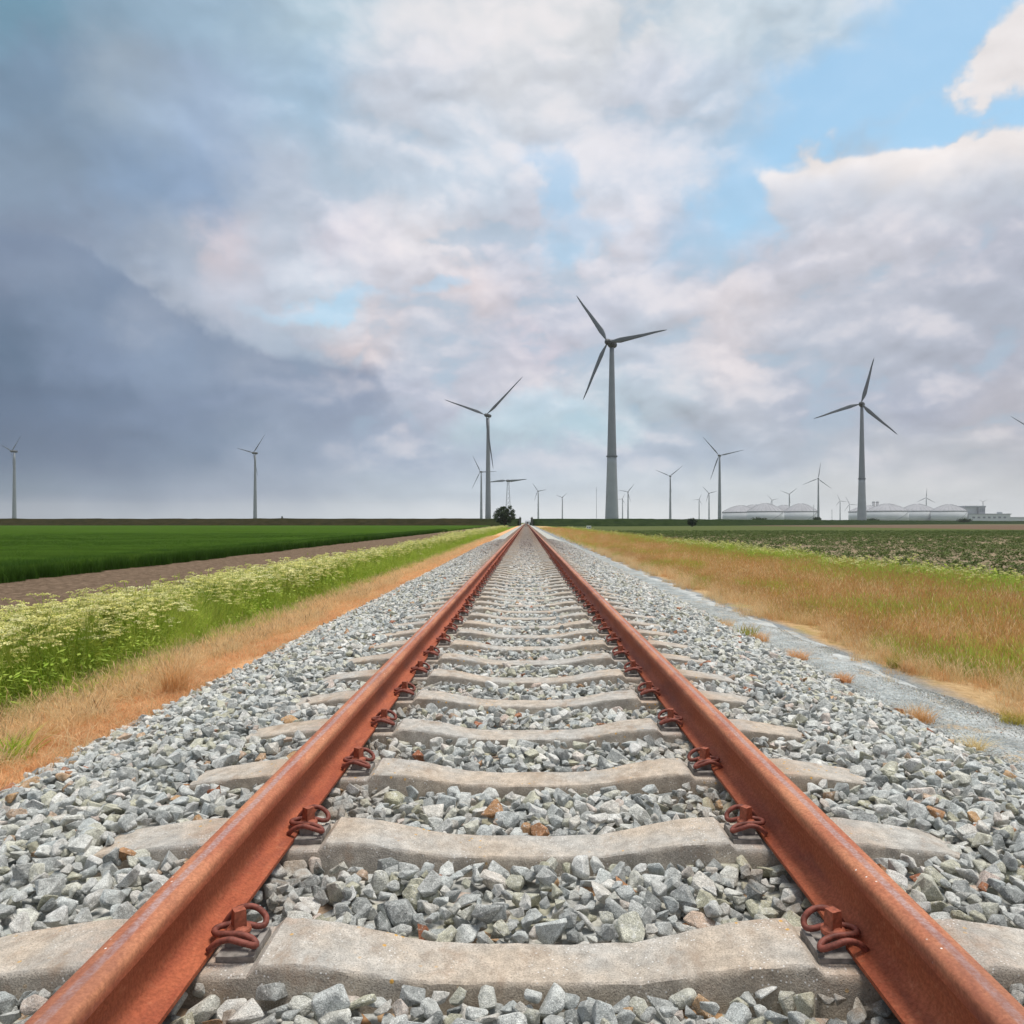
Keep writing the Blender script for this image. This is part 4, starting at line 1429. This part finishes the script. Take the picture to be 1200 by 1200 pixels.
dike([(-2.3, 287), (-700, 287)], 2.35, 12, 'left_dike', 'low grass dike on the horizon behind the left field', 3)
dike([(2.3, 287), (30, 290), (150, 420), (420, 700), (1400, 900)], 2.35, 12, 'right_dike', 'low green dike running off to the right behind the fields', 4)
for sgn, lab in ((-1, 'dark end wall of the left dike beside the track gap'), (1, 'dark end wall of the right dike beside the track gap')):
    mb = MB()
    mb.box(-0.35, 0.35, -9, 9, -0.6, 2.55)
    w = empty('dike_gate_wall', (sgn * 2.15, 287, 0))
    tag(w, lab, 'wall', 'flood gate walls where the track cuts the dike')
    mesh_obj('wall_body', mb.mesh('wall_body'), M_wall, w)
    mesh_obj('gate_post', MB().box(-0.16, 0.16, -9.4, -9.05, -0.6, 3.0).mesh('gate_post'), M_wall, w)
    mesh_obj('coping', MB().box(-0.42, 0.42, -9.04, 9.1, 2.553, 2.68).mesh('coping'), M_wall, w)

# ------------------------------------------------------------------ wind turbines
AXIS = Vector((-0.5, -0.866, 0)).normalized()         # rotors face the same wind
U = Vector((0.866, -0.5, 0)).normalized()


def blade_mesh(Rr, chord):
    """tapered, twisted blade along +z from the hub"""
    secs = [(0.02, 0.30, 0.30, 0), (0.06, 0.32, 0.28, 4), (0.14, 0.75, 0.20, 16), (0.22, 1.0, 0.15, 13), (0.4, 0.80, 0.11, 8), (0.6, 0.58, 0.08, 4), (0.8, 0.40, 0.05, 1), (0.94, 0.25, 0.03, 0), (1.0, 0.06, 0.01, 0)]
    V, Fc = [], []
    n = 8
    for t, c, th, tw in secs:
        for k in range(n):
            a = 2 * math.pi * k / n
            x = (math.cos(a) * 0.5 - 0.16 * (1 if c > 0.5 else 0)) * c * chord
            y = math.sin(a) * 0.5 * th * chord
            ca, sa = math.cos(R(tw)), math.sin(R(tw))
            V.append((x * ca - y * sa, x * sa + y * ca, t * Rr))
    for j in range(len(secs) - 1):
        for k in range(n):
            k2 = (k + 1) % n
            Fc.append((j * n + k, j * n + k2, (j + 1) * n + k2, (j + 1) * n + k))
    Fc.append(tuple(range(n))); Fc.append(tuple((len(secs) - 1) * n + k for k in range(n)))
    me = mesh('blade', V, Fc, True)
    me.materials.append(M_blade)
    return me


def nacelle_mesh(L, rad, egg):
    prof = [(0.0, -0.62), (0.45, -0.58), (0.8, -0.42), (1.0, -0.15), (1.0, 0.12), (0.88, 0.42), (0.62, 0.75), (0.35, 0.93), (0.0, 1.0)] if egg else \
           [(0.0, -0.55), (0.75, -0.54), (0.9, -0.45), (0.95, 0.0), (0.95, 0.5), (0.85, 0.85), (0.6, 0.97), (0.0, 1.0)]
    mb = MB().lathe([(r_ * rad, z * L) for r_, z in prof], 14)
    me = mb.mesh('nacelle', True)
    me.materials.append(M_nacelle)
    return me


TURB = [
    # base px, hub px, hub py, blade px, first blade angle, hub height, kind, label
    (717, 712, 403, 72, 4, 85, 'ring', 'largest wind turbine, standing just right of the track with a collar on its tower'),
    (572, 572, 487, 64, 39, 85, 'plain', 'tall slim bladed wind turbine just left of the round tree'),
    (564, 563, 553, 23, -1, 85, 'plain', 'small wind turbine half hidden close left of the tall slim bladed one'),
    (630.8, 630.5, 575.5, 12, 7, 85, 'plain', 'small distant wind turbine directly right of the track gap'),
    (659, 659, 583, 9, 38, 85, 'plain', 'tiny distant wind turbine midway between the track gap and the largest turbine'),
    (736, 736, 576.5, 12.5, 48, 85, 'plain', 'small distant wind turbine close right of the largest tower, the taller of two'),
    (729.5, 729.5, 584.8, 7.5, 62, 85, 'plain', 'tiny distant wind turbine touching the right side of the largest tower'),
    (785.5, 784.7, 558, 19.5, 36, 85, 'plain', 'mid sized wind turbine with two blades raised in a V left of the bush'),
    (843.3, 842, 534, 30, 10, 85, 'plain', 'grey wind turbine standing at the left end of the left tank group'),
    (830.9, 830.5, 578, 11, 13, 85, 'plain', 'small distant wind turbine between the bush and the grey turbine by the tanks'),
    (819.3, 819.3, 585.5, 7.5, 64, 85, 'plain', 'tiny distant wind turbine rising right behind the bush in the field'),
    (904.8, 904.8, 586, 8, 12, 85, 'plain', 'tiny wind turbine poking over the domes of the left tank group'),
    (925, 925, 579, 11, 37, 85, 'plain', 'small wind turbine rising behind the notch between two domes of the left tanks'),
    (959, 958.6, 561, 19, 81, 85, 'plain', 'mid sized wind turbine at the right end of the left tank group'),
    (1010, 1006.5, 474, 54, 75, 85, 'ring', 'second largest wind turbine, standing before the right tank group'),
    (984.5, 984.3, 587, 8, -8, 85, 'plain', 'tiny wind turbine in the gap between the two tank groups'),
    (995.6, 995.4, 591, 10, -5, 85, 'plain', 'tiny wind turbine at the left edge of the right tank group'),
    (1085.5, 1085.3, 583.3, 11.5, 87, 85, 'plain', 'small wind turbine behind the right tank group with one blade straight up'),
    (1152, 1152, 588, 5, 30, 85, 'plain', 'tiny wind turbine above the end of the grey factory building'),
    (1216, 1214.5, 508, 35, 21, 85, 'plain', 'wind turbine beyond the right edge with one blade tip showing'),
    (16.8, 14.5, 529, 27, 40, 85, 'plain', 'wind turbine at the far left edge above the green field'),
    (299, 297, 531, 29, 46, 85, 'plain', 'wind turbine standing alone above the middle of the left field'),
]
for (bx, hx, hy, bl, th, H, kind, lab) in TURB:
    d = (H - 0.5 - CAM.z) * F / (VY - hy)
    big = kind == 'ring'
    x = px2x(bx, d)
    t = empty('wind_turbine', (x, d, -0.5))
    tag(t, lab, 'wind turbine', 'wind turbines along the horizon')
    rb, rt = (2.75, 1.05) if big else (2.35, 1.1)
    if kind == 'plain' and bl < 15:
        rb, rt = 2.6, 1.4
    n = 24 if (big or bl > 25) else 12
    ns_ = 20 if big else 10
    pr = []
    for i in range(ns_ + 1):
        u = i / ns_
        flare = 0.55 * (1 - u) ** 3 if big else 0
        pr.append((rt + (rb - rt) * (1 - u) + flare, u * (H - 1.8)))
    if big:
        cut = 0.38 * H
        lo = [(a, z) for a, z in pr if z <= cut]; hi = [(a, z) for a, z in pr if z > cut]
        rc = np.interp(cut, [z for a, z in pr], [a for a, z in pr])
        mesh_obj('tower_base', MB().lathe(lo + [(rc, cut)], n).mesh('tower_base', True), M_towerbase, t)
        mesh_obj('tower', MB().lathe([(rc, cut + .003)] + hi, n).mesh('tower', True), M_tower, t)
        mesh_obj('tower_collar', MB().lathe([(rc + .02, cut - .3), (rc + .42, cut - .2), (rc + .42, cut + .35), (rc + .02, cut + .45)], n, cap=False).mesh('tower_collar', False), M_blade, t)
        door = MB().box(-0.6, 0.6, -0.2, 0.2, 0.8, 3.2).mesh('door')
        mesh_obj('door', door, M_dark, t, (0.3, -rb - 0.45, 0))
    else:
        mesh_obj('tower', MB().lathe(pr, n).mesh('tower', True), M_tower if bl > 14 else M_towerbase, t)
    RR = bl * d / F
    L = 3.6 if big else 2.0
    off = L * (1.0 if big else 1.2)
    na = mesh_obj('nacelle', nacelle_mesh(L * (1.25 if big else 1.7), 2.0 if big else 1.5, big), None, t, (0, 0, H))
    q = Vector(-AXIS).to_track_quat('Z', 'Y')
    na.rotation_euler = q.to_euler()
    hubp = AXIS * (off + (1.2 if big else 0.6))
    hub = mesh_obj('hub', MB().lathe([(0.0, -1.3), (1.2, -1.2), (1.5, -0.4), (1.4, 0.5), (0.9, 1.4), (0.35, 1.8), (0.0, 1.9)], 12).mesh('hub', True), M_nacelle, t, (hubp.x, hubp.y, H))
    hub.rotation_euler = Vector(AXIS).to_track_quat('Z', 'Y').to_euler()
    bm_ = blade_mesh(RR, RR * (0.085 if big else 0.052) + (0.6 if bl < 15 else 0))
    for kx in range(3):
        a = R(th + 120 * kx)
        dirv = U * math.cos(a) + Vector((0, 0, 1)) * math.sin(a)
        xa = dirv.cross(AXIS).normalized()
        m4 = Matrix((xa, AXIS, dirv)).transposed()
        # right handed frame: x = chord, y = axis, z = span
        if m4.determinant() < 0:
            m4 = Matrix((-xa, AXIS, dirv)).transposed()
        bo = mesh_obj('blade', bm_, None, t, (hubp.x, hubp.y, H))
        bo.rotation_euler = m4.to_euler()

# two bladed turbine on a lattice mast
H = 60; hy = 563.5
d = (H - 0.5 - CAM.z) * F / (VY - hy)
t = empty('wind_turbine', (px2x(595.5, d), d, -0.5))
tag(t, 'two bladed wind turbine on a lattice mast rising behind the round tree', 'wind turbine', 'wind turbines along the horizon')
for sx_, sy_ in ((-1, -1), (1, -1), (1, 1), (-1, 1)):
    mb = MB().tube([(sx_ * 4.2, sy_ * 4.2, 0), (sx_ * 1.2, sy_ * 1.2, H - 2)], [0.42, 0.3], 6)
    mesh_obj('mast_leg', mb.mesh('mast_leg'), M_steel, t)
mb = MB()
for i in range(9):
    u0, u1 = i / 9, (i + 1) / 9
    w0, w1 = 4.2 - 3.0 * u0, 4.2 - 3.0 * u1
    z0, z1 = u0 * (H - 2), u1 * (H - 2)
    for (ax_, ay_, bx_, by_) in ((-1, -1, 1, -1), (1, -1, 1, 1), (1, 1, -1, 1), (-1, 1, -1, -1)):
        mb.tube([(ax_ * w0, ay_ * w0, z0), (bx_ * w1, by_ * w1, z1)], 0.16, 4)
        mb.tube([(bx_ * w0, by_ * w0, z0), (ax_ * w1, ay_ * w1, z1)], 0.16, 4)
mesh_obj('mast_bracing', mb.mesh('mast_bracing'), M_steel, t)
na = mesh_obj('nacelle', nacelle_mesh(5.0, 1.9, False), None, t, (0, 0, H))
na.rotation_euler = Vector(-AXIS).to_track_quat('Z', 'Y').to_euler()
hubp = AXIS * 3.6
hub = mesh_obj('hub', MB().lathe([(0, -1.3), (1.2, -1.2), (1.5, -.4), (1.3, .6), (0.5, 1.7), (0, 1.9)], 12).mesh('hub', True), M_nacelle, t, (hubp.x, hubp.y, H))
hub.rotation_euler = AXIS.to_track_quat('Z', 'Y').to_euler()
bm_ = blade_mesh(27 * d / F, 3.4)
for a in (2, 182):
    dirv = U * math.cos(R(a)) + Vector((0, 0, 1)) * math.sin(R(a))
    xa = dirv.cross(AXIS).normalized()
    m4 = Matrix((xa, AXIS, dirv)).transposed()
    if m4.determinant() < 0:
        m4 = Matrix((-xa, AXIS, dirv)).transposed()
    bo = mesh_obj('blade', bm_, None, t, (hubp.x, hubp.y, H))
    bo.rotation_euler = m4.to_euler()

# ------------------------------------------------------------------ storage tanks
TANKS = [
    (868, 21, 592.2, 600.6, 1640, 'leftmost storage tank of the left group with a shallow grey dome'),
    (884, 21, 591.2, 600.2, 1760, 'storage tank at the back of the left group, second dome from the left'),
    (897, 21, 589.7, 599.8, 1560, 'front storage tank of the left group with the highest dome'),
    (918.5, 15, 591.6, 600.3, 1800, 'small storage tank dome at the back of the left group before the rightmost'),
    (938.5, 19, 590.0, 599.8, 1600, 'rightmost storage tank of the left group'),
    (1017, 21, 592.2, 600.0, 1780, 'storage tank partly hidden behind the second largest turbine tower'),
    (1039.5, 23, 590.2, 599.3, 1600, 'storage tank of the right group with twin silos rising behind its left side'),
    (1075, 20, 590.4, 599.3, 1660, 'middle storage tank of the right group'),
    (1112, 19, 591.0, 599.3, 1600, 'rightmost storage tank of the right group next to the grey factory'),
]
for cx, rp, ytop, ywall, d, lab in TANKS:
    rad = rp * d / F
    hz = CAM.z + (VY - ywall) * d / F + 0.5
    ht = CAM.z + (VY - ytop) * d / F + 0.5
    t = empty('storage_tank', (px2x(cx, d), d, -0.5))
    tag(t, lab, 'tank', 'domed storage tanks on the right horizon')
    mesh_obj('tank_wall', MB().lathe([(rad, 0), (rad, hz)], 48).mesh('tank_wall', True), M_tank, t)
    pr = []
    for i in range(9):
        u = i / 8
        pr.append((rad * 1.01 * math.cos(u * math.pi / 2) + 0.02, hz + 0.8 + (ht - hz - 0.8) * math.sin(u * math.pi / 2) ** 0.9))
    # shallower dome: use a parabola instead of an ellipse
    pr = [(rad * 1.012 * (1 - u) + 0.02, hz + 0.8 + (ht - hz - .8) * (1 - (1 - u) ** 1.7)) for u in [i / 9 for i in range(10)]]
    dome = mesh_obj('dome_roof', MB().lathe(pr, 48).mesh('dome_roof', False), M_dome, t)
    ribs = MB()
    for i in range(24):
        a = 2 * math.pi * i / 24
        ribs.tube([(r_ * math.cos(a), r_ * math.sin(a), z + 0.15) for r_, z in pr[:-1]], 0.3, 4)
    mesh_obj('roof_ribs', ribs.mesh('roof_ribs'), M_seam, dome)
    mesh_obj('rim', MB().lathe([(rad * 1.016, hz - 0.6), (rad * 1.016, hz + 1.0)], 48, cap=False).mesh('rim', True), M_seam, t)
    mesh_obj('stair', MB().tube([(rad * 1.01 * math.cos(-1.9 + u * 1.2), rad * 1.01 * math.sin(-1.9 + u * 1.2), hz * u) for u in [i / 12 for i in range(13)]], 0.45, 4).mesh('stair'), M_seam, t)
for px_c, lab in ((1023.8, 'left one of the twin silos rising behind the tank domes'), (1028.2, 'right one of the twin silos rising behind the tank domes')):
    d = 1900
    t = empty('silo', (px2x(px_c, d), d, -0.5))
    tag(t, lab, 'silo', 'twin silos behind the tanks')
    hz = (VY - 588) * d / F
    mesh_obj('silo_body', MB().lathe([(3.4, 0), (3.4, hz)], 16).mesh('silo_body', True), M_dome, t)
    mesh_obj('silo_cap', MB().lathe([(3.6, hz + .01), (3.6, hz + 1.2), (0.4, hz + 3.0)], 16).mesh('silo_cap', True), M_seam, t)

# factory building right of the tanks
d = 1600
k_ = d / F
t = empty('factory_building', (px2x(1131, d), d, -0.5))
tag(t, 'pale grey factory with dark roofline at the right end of the tanks', 'building')
hz = lambda py: (VY - py) * k_ + 1.4
mesh_obj('main_hall', MB().box(0, 21 * k_, 0, 40, 0, hz(594.5)).mesh('main_hall'), M_hut, t)
mesh_obj('side_tower', MB().box(14 * k_, 21.5 * k_, -6, -0.01, 0, hz(593)).mesh('side_tower'), M_dome, t)
mesh_obj('roof', MB().box(-2, 21 * k_ + 2, -7, 42, hz(594.5) + .01, hz(592.8)).mesh('roof'), M_roof, t)
lw = mesh_obj('low_wing', MB().box(-4, 46 * k_, -20, -6.01, 0, hz(603)).mesh('low_wing'), M_hut, t)
mesh_obj('wing_roof', MB().box(-5, 47 * k_, -21, -6.02, hz(603) + .01, hz(602)).mesh('wing_roof'), M_roof, lw)
mesh_obj('roof_house', MB().box(34 * k_, 38 * k_, -16, -9, hz(602) + .02, hz(600)).mesh('roof_house'), M_hut, lw)
for i in range(7):
    mesh_obj('window', MB().box((2 + 6 * i) * k_, (5 + 6 * i) * k_, -20.2, -20.01, hz(607.5), hz(605.5)).mesh('window'), M_glass, lw)
for i in range(3):
    mesh_obj('window', MB().box((15 + 2.2 * i) * k_, (16.4 + 2.2 * i) * k_, -6.2, -6.01, hz(600), hz(596)).mesh('window'), M_glass, t)

d = 1650
t = empty('low_warehouse', (px2x(1177, d), d, -0.5))
tag(t, 'long flat warehouse at the far right edge of the horizon', 'building')
mesh_obj('wall', MB().box(0, 75, 0, 30, 0, 11).mesh('wall'), M_hut, t)
mesh_obj('roof', MB().box(-1, 76, -1, 31, 11.01, 13).mesh('roof'), M_roof, t)

# small hut seen through the gap where the track leaves
t = empty('trackside_hut', (px2x(618.2, 560), 560, -0.5))
tag(t, 'small grey hut far off in the gap where the track vanishes', 'building')
mesh_obj('wall', MB().box(-1.7, 1.9, 0, 4, 0, 2.1).mesh('wall'), M_hut, t)
rm = mesh('roof', [(-2, -.3, 2.11), (2.2, -.3, 2.11), (2.2, 4.3, 2.11), (-2, 4.3, 2.11), (-2, 2, 3.1), (2.2, 2, 3.1)], [(0, 1, 5, 4), (2, 3, 4, 5), (1, 2, 5), (3, 0, 4), (3, 2, 1, 0)])
mesh_obj('roof', rm, M_roof, t)
mesh_obj('door', MB().box(-0.4, 0.5, -0.08, -0.005, 0.05, 1.9).mesh('door'), M_dark, t)

# thin radio masts on the horizon
for pxm, pyt, d, lab in ((699, 571, 1500, 'thin lattice radio mast left of the largest turbine tower'), (953.5, 591, 1500, 'thin mast beside the right end of the left tank group'), (975, 597, 1500, 'short thin mast in the gap between the tank groups')):
    hh = (VY - pyt) * d / F + 1.4
    t = empty('radio_mast', (px2x(pxm, d), d, -0.5))
    tag(t, lab, 'mast', 'thin masts on the horizon')
    mesh_obj('mast_pole', MB().tube([(0, 0, 0), (0, 0, hh)], [0.55, 0.3], 6).mesh('mast_pole'), M_steel, t)
    mesh_obj('cross_arm', MB().box(-1.6, 1.6, -.15, .15, hh * 0.9, hh * 0.9 + 0.5).mesh('cross_arm'), M_steel, t)

# ------------------------------------------------------------------ trees and bushes
def woody(name, loc, wid, hgt, label, cat, seed, trunk_h, n_leaf, group=None, lsize=0.16):
    r_ = random.Random(seed)
    t = empty(name, loc)
    tag(t, label, cat, group)
    mb = MB()
    mb.tube([(0, 0, 0), (0.05, 0, trunk_h * .6), (0, 0.05, hgt * .55)], [wid * .035, wid * .028, wid * .012], 7)
    lobes = []
    NL = 46
    for i in range(NL):
        zf = 1 - 2 * (i + 0.5) / NL
        af = i * 2.39996
        q = math.sqrt(1 - zf * zf)
        v = Vector((q * math.cos(af), q * math.sin(af), zf)) * (r_.uniform(0.62, 1.08) if i % 4 else r_.uniform(0.2, 0.6))
        c = Vector((v.x * wid * 0.38, v.y * wid * 0.38, hgt * (0.49 + 0.38 * v.z)))
        lobes.append((c, r_.uniform(0.06, 0.135) * wid))
        mb.tube([(0, 0, min(hgt * .5, c.z * .55)), tuple(c * .6 + Vector((0, 0, c.z * .25))), tuple(c)], [wid * .014, wid * .009, wid * .003], 5)
    mesh_obj('trunk', mb.mesh('trunk', True), M_bark, t)
    V, Fc, K = [], [], []
    for _ in range(n_leaf):
        c, rad = r_.choice(lobes)
        v = Vector((r_.gauss(0, 1), r_.gauss(0, 1), r_.gauss(0, 1))).normalized() * rad * (r_.random() ** 0.45) * r_.uniform(.85, 1.12)
        p = c + v
        if p.z < 0.05: continue
        t1 = Vector((r_.gauss(0, 1), r_.gauss(0, 1), r_.gauss(0, .6))).normalized() * lsize * r_.uniform(.6, 1.2)
        t2 = t1.cross(Vector((r_.gauss(0, 1), r_.gauss(0, 1), r_.gauss(0, 1)))).normalized() * lsize * r_.uniform(.35, .6)
        b0 = len(V)
        V.extend([tuple(p - t1), tuple(p + t2), tuple(p + t1), tuple(p - t2)])
        K.extend([r_.random()] * 4); Fc.append((b0, b0 + 1, b0 + 2, b0 + 3))
    me = mesh('crown', V, Fc)
    a_ = me.attributes.new('k', 'FLOAT', 'POINT'); a_.data.foreach_set('value', np.array(K, np.float32))
    mesh_obj('crown', me, M_leaf, t)
    return t


woody('round_tree', (px2x(591, 235), 235, -0.48), 7.8, 7.4, 'round dark tree standing left of the track at the dike', 'tree', 3, 1.2, 8000, lsize=0.2)
woody('field_bush', (px2x(811, 250), 250, -0.5), 4.0, 3.3, 'lone dark bush in the right field before the dike', 'bush', 9, 0.4, 2600)
woody('field_bush', (px2x(957.5, 500), 500, 1.4), 6.5, 3.4, 'dark bush on the dike at the foot of the turbine by the left tanks', 'bush', 12, 0.4, 1500, lsize=0.3)
woody('field_bush', (px2x(343, 300), 287, 2.2), 0.9, 1.3, 'tiny shrub on the crest of the left dike', 'bush', 14, 0.2, 300, lsize=0.12)
for i, (p0, lab) in enumerate(((1022, 'low shrub on the dike at the foot of the second largest turbine'), (1130, 'low shrub on the dike below the factory building'), (890, 'low shrub on the dike below the left tanks'))):
    dd = 560 if i < 2 else 470
    woody('dike_shrub', (px2x(p0, dd), dd, 1.1), 11, 2.6, lab, 'bush', 20 + i, 0.2, 1500, lsize=0.35)

# ------------------------------------------------------------------ marker sign
d = 118
t = empty('marker_sign', (px2x(690, d), d, -0.36))
tag(t, 'small white marker plate on a short post right of the track', 'sign')
mesh_obj('post', MB().box(-0.04, 0.04, -0.03, 0.03, 0, 0.36).mesh('post'), M_steel, t)
pl = mesh_obj('plate', MB().box(-0.37, 0.37, -0.065, -0.033, 0.30, 0.80).mesh('plate'), M_white, t)
for a in (-0.17, 0.14):
    mesh_obj('mark', MB().box(a - 0.07, a + 0.09, -0.072, -0.066, 0.43, 0.60).mesh('mark'), M_dark, pl)

# ------------------------------------------------------------------ single tufts and weeds
def tuft(px, py, hgt, rad, mat, label, seed, n=150, bend=0.9, z=None, name='grass_tuft', wid=0.0016, cat='grass tuft'):
    zz_ = -0.29
    for _ in range(4):
        d = py2d(py, zz_)
        x = px2x(px, d)
        zz_ = float(ground_z(x)) + 0.006
    me = blades(int(n * 1.6), hgt * 1.45, rad * 1.5, wid, bend, seed, (0, 0), 0.0, mat)
    o = mesh_obj(name, me, mat, None, (x, d, zz_ - 0.004))
    tag(o, label, cat, 'tufts beside the ballast')
    return o


tuft(205, 814, 0.30, 0.06, M_dry, 'spiky brown grass tuft at the left foot of the ballast', 900, 130, 1.1)
tuft(1142, 884, 0.09, 0.03, M_dry, 'straw coloured grass tuft nearest the camera on the gravel path', 901, 140, 1.3)
tuft(1076, 846, 0.10, 0.06, M_dry, 'wide pale grass tuft at the ballast edge behind the nearest path tuft', 902, 170, 1.2)
tuft(1188, 848, 0.08, 0.05, M_mixed, 'low olive tuft at the right edge of the gravel path', 903, 130, 1.2)
tuft(1048, 781, 0.10, 0.04, M_mixed, 'olive tuft on the far side of the path, left of a pair', 904, 150, 1.0)
tuft(1064, 786, 0.09, 0.035, M_dry, 'brownish tuft on the far side of the path, right of a pair', 905, 130, 1.0)
tuft(988, 800, 0.08, 0.04, M_dead, 'small orange tuft between ballast and path', 906, 120, 1.1)
tuft(935, 773, 0.09, 0.06, M_dead, 'low orange tuft where the ballast meets the path', 907, 150, 1.2)
tuft(892, 752, 0.10, 0.05, M_dead, 'orange tuft just right of the green weed on the ballast edge', 908, 140, 1.1)
tuft(876, 750, 0.14, 0.06, M_mixed, 'upright yellow green weed growing at the right ballast edge', 909, 46, 0.7, name='green_weed', wid=0.005, cat='weed')
tuft(850, 738, 0.12, 0.06, M_dry, 'straw tuft behind the green weed on the ballast edge', 910, 150, 1.0)
tuft(1165, 795, 0.10, 0.05, M_grass, 'bright green tuft in the dry grass right of the path', 911, 120, 1.0)
tuft(16, 893, 0.14, 0.06, M_grass, 'small green weed in the dead grass at the left edge', 912, 60, 1.0, name='green_weed', wid=0.004, cat='weed')

# ------------------------------------------------------------------ haze
hz_m = bpy.data.materials.new("thin_air")
hz_m.use_nodes = True
hz_m.node_tree.nodes.clear()
hg = G(hz_m.node_tree)
ho = hg.new('ShaderNodeOutputMaterial')
pvn = hg.new('ShaderNodeVolumePrincipled')
pvn.inputs['Color'].default_value = (0.96, 0.98, 1.0, 1)
pvn.inputs['Density'].default_value = 0.0001
pvn.inputs['Anisotropy'].default_value = 0.0
hz_m.node_tree.links.new(pvn.outputs[0], ho.inputs['Volume'])
hb = mesh_obj('haze', MB().box(-6600, 6600, -350, 6100, -1.8, 150).mesh('haze'), hz_m)
tag(hb, 'thin pale haze over the farmland', 'haze', kind='stuff')
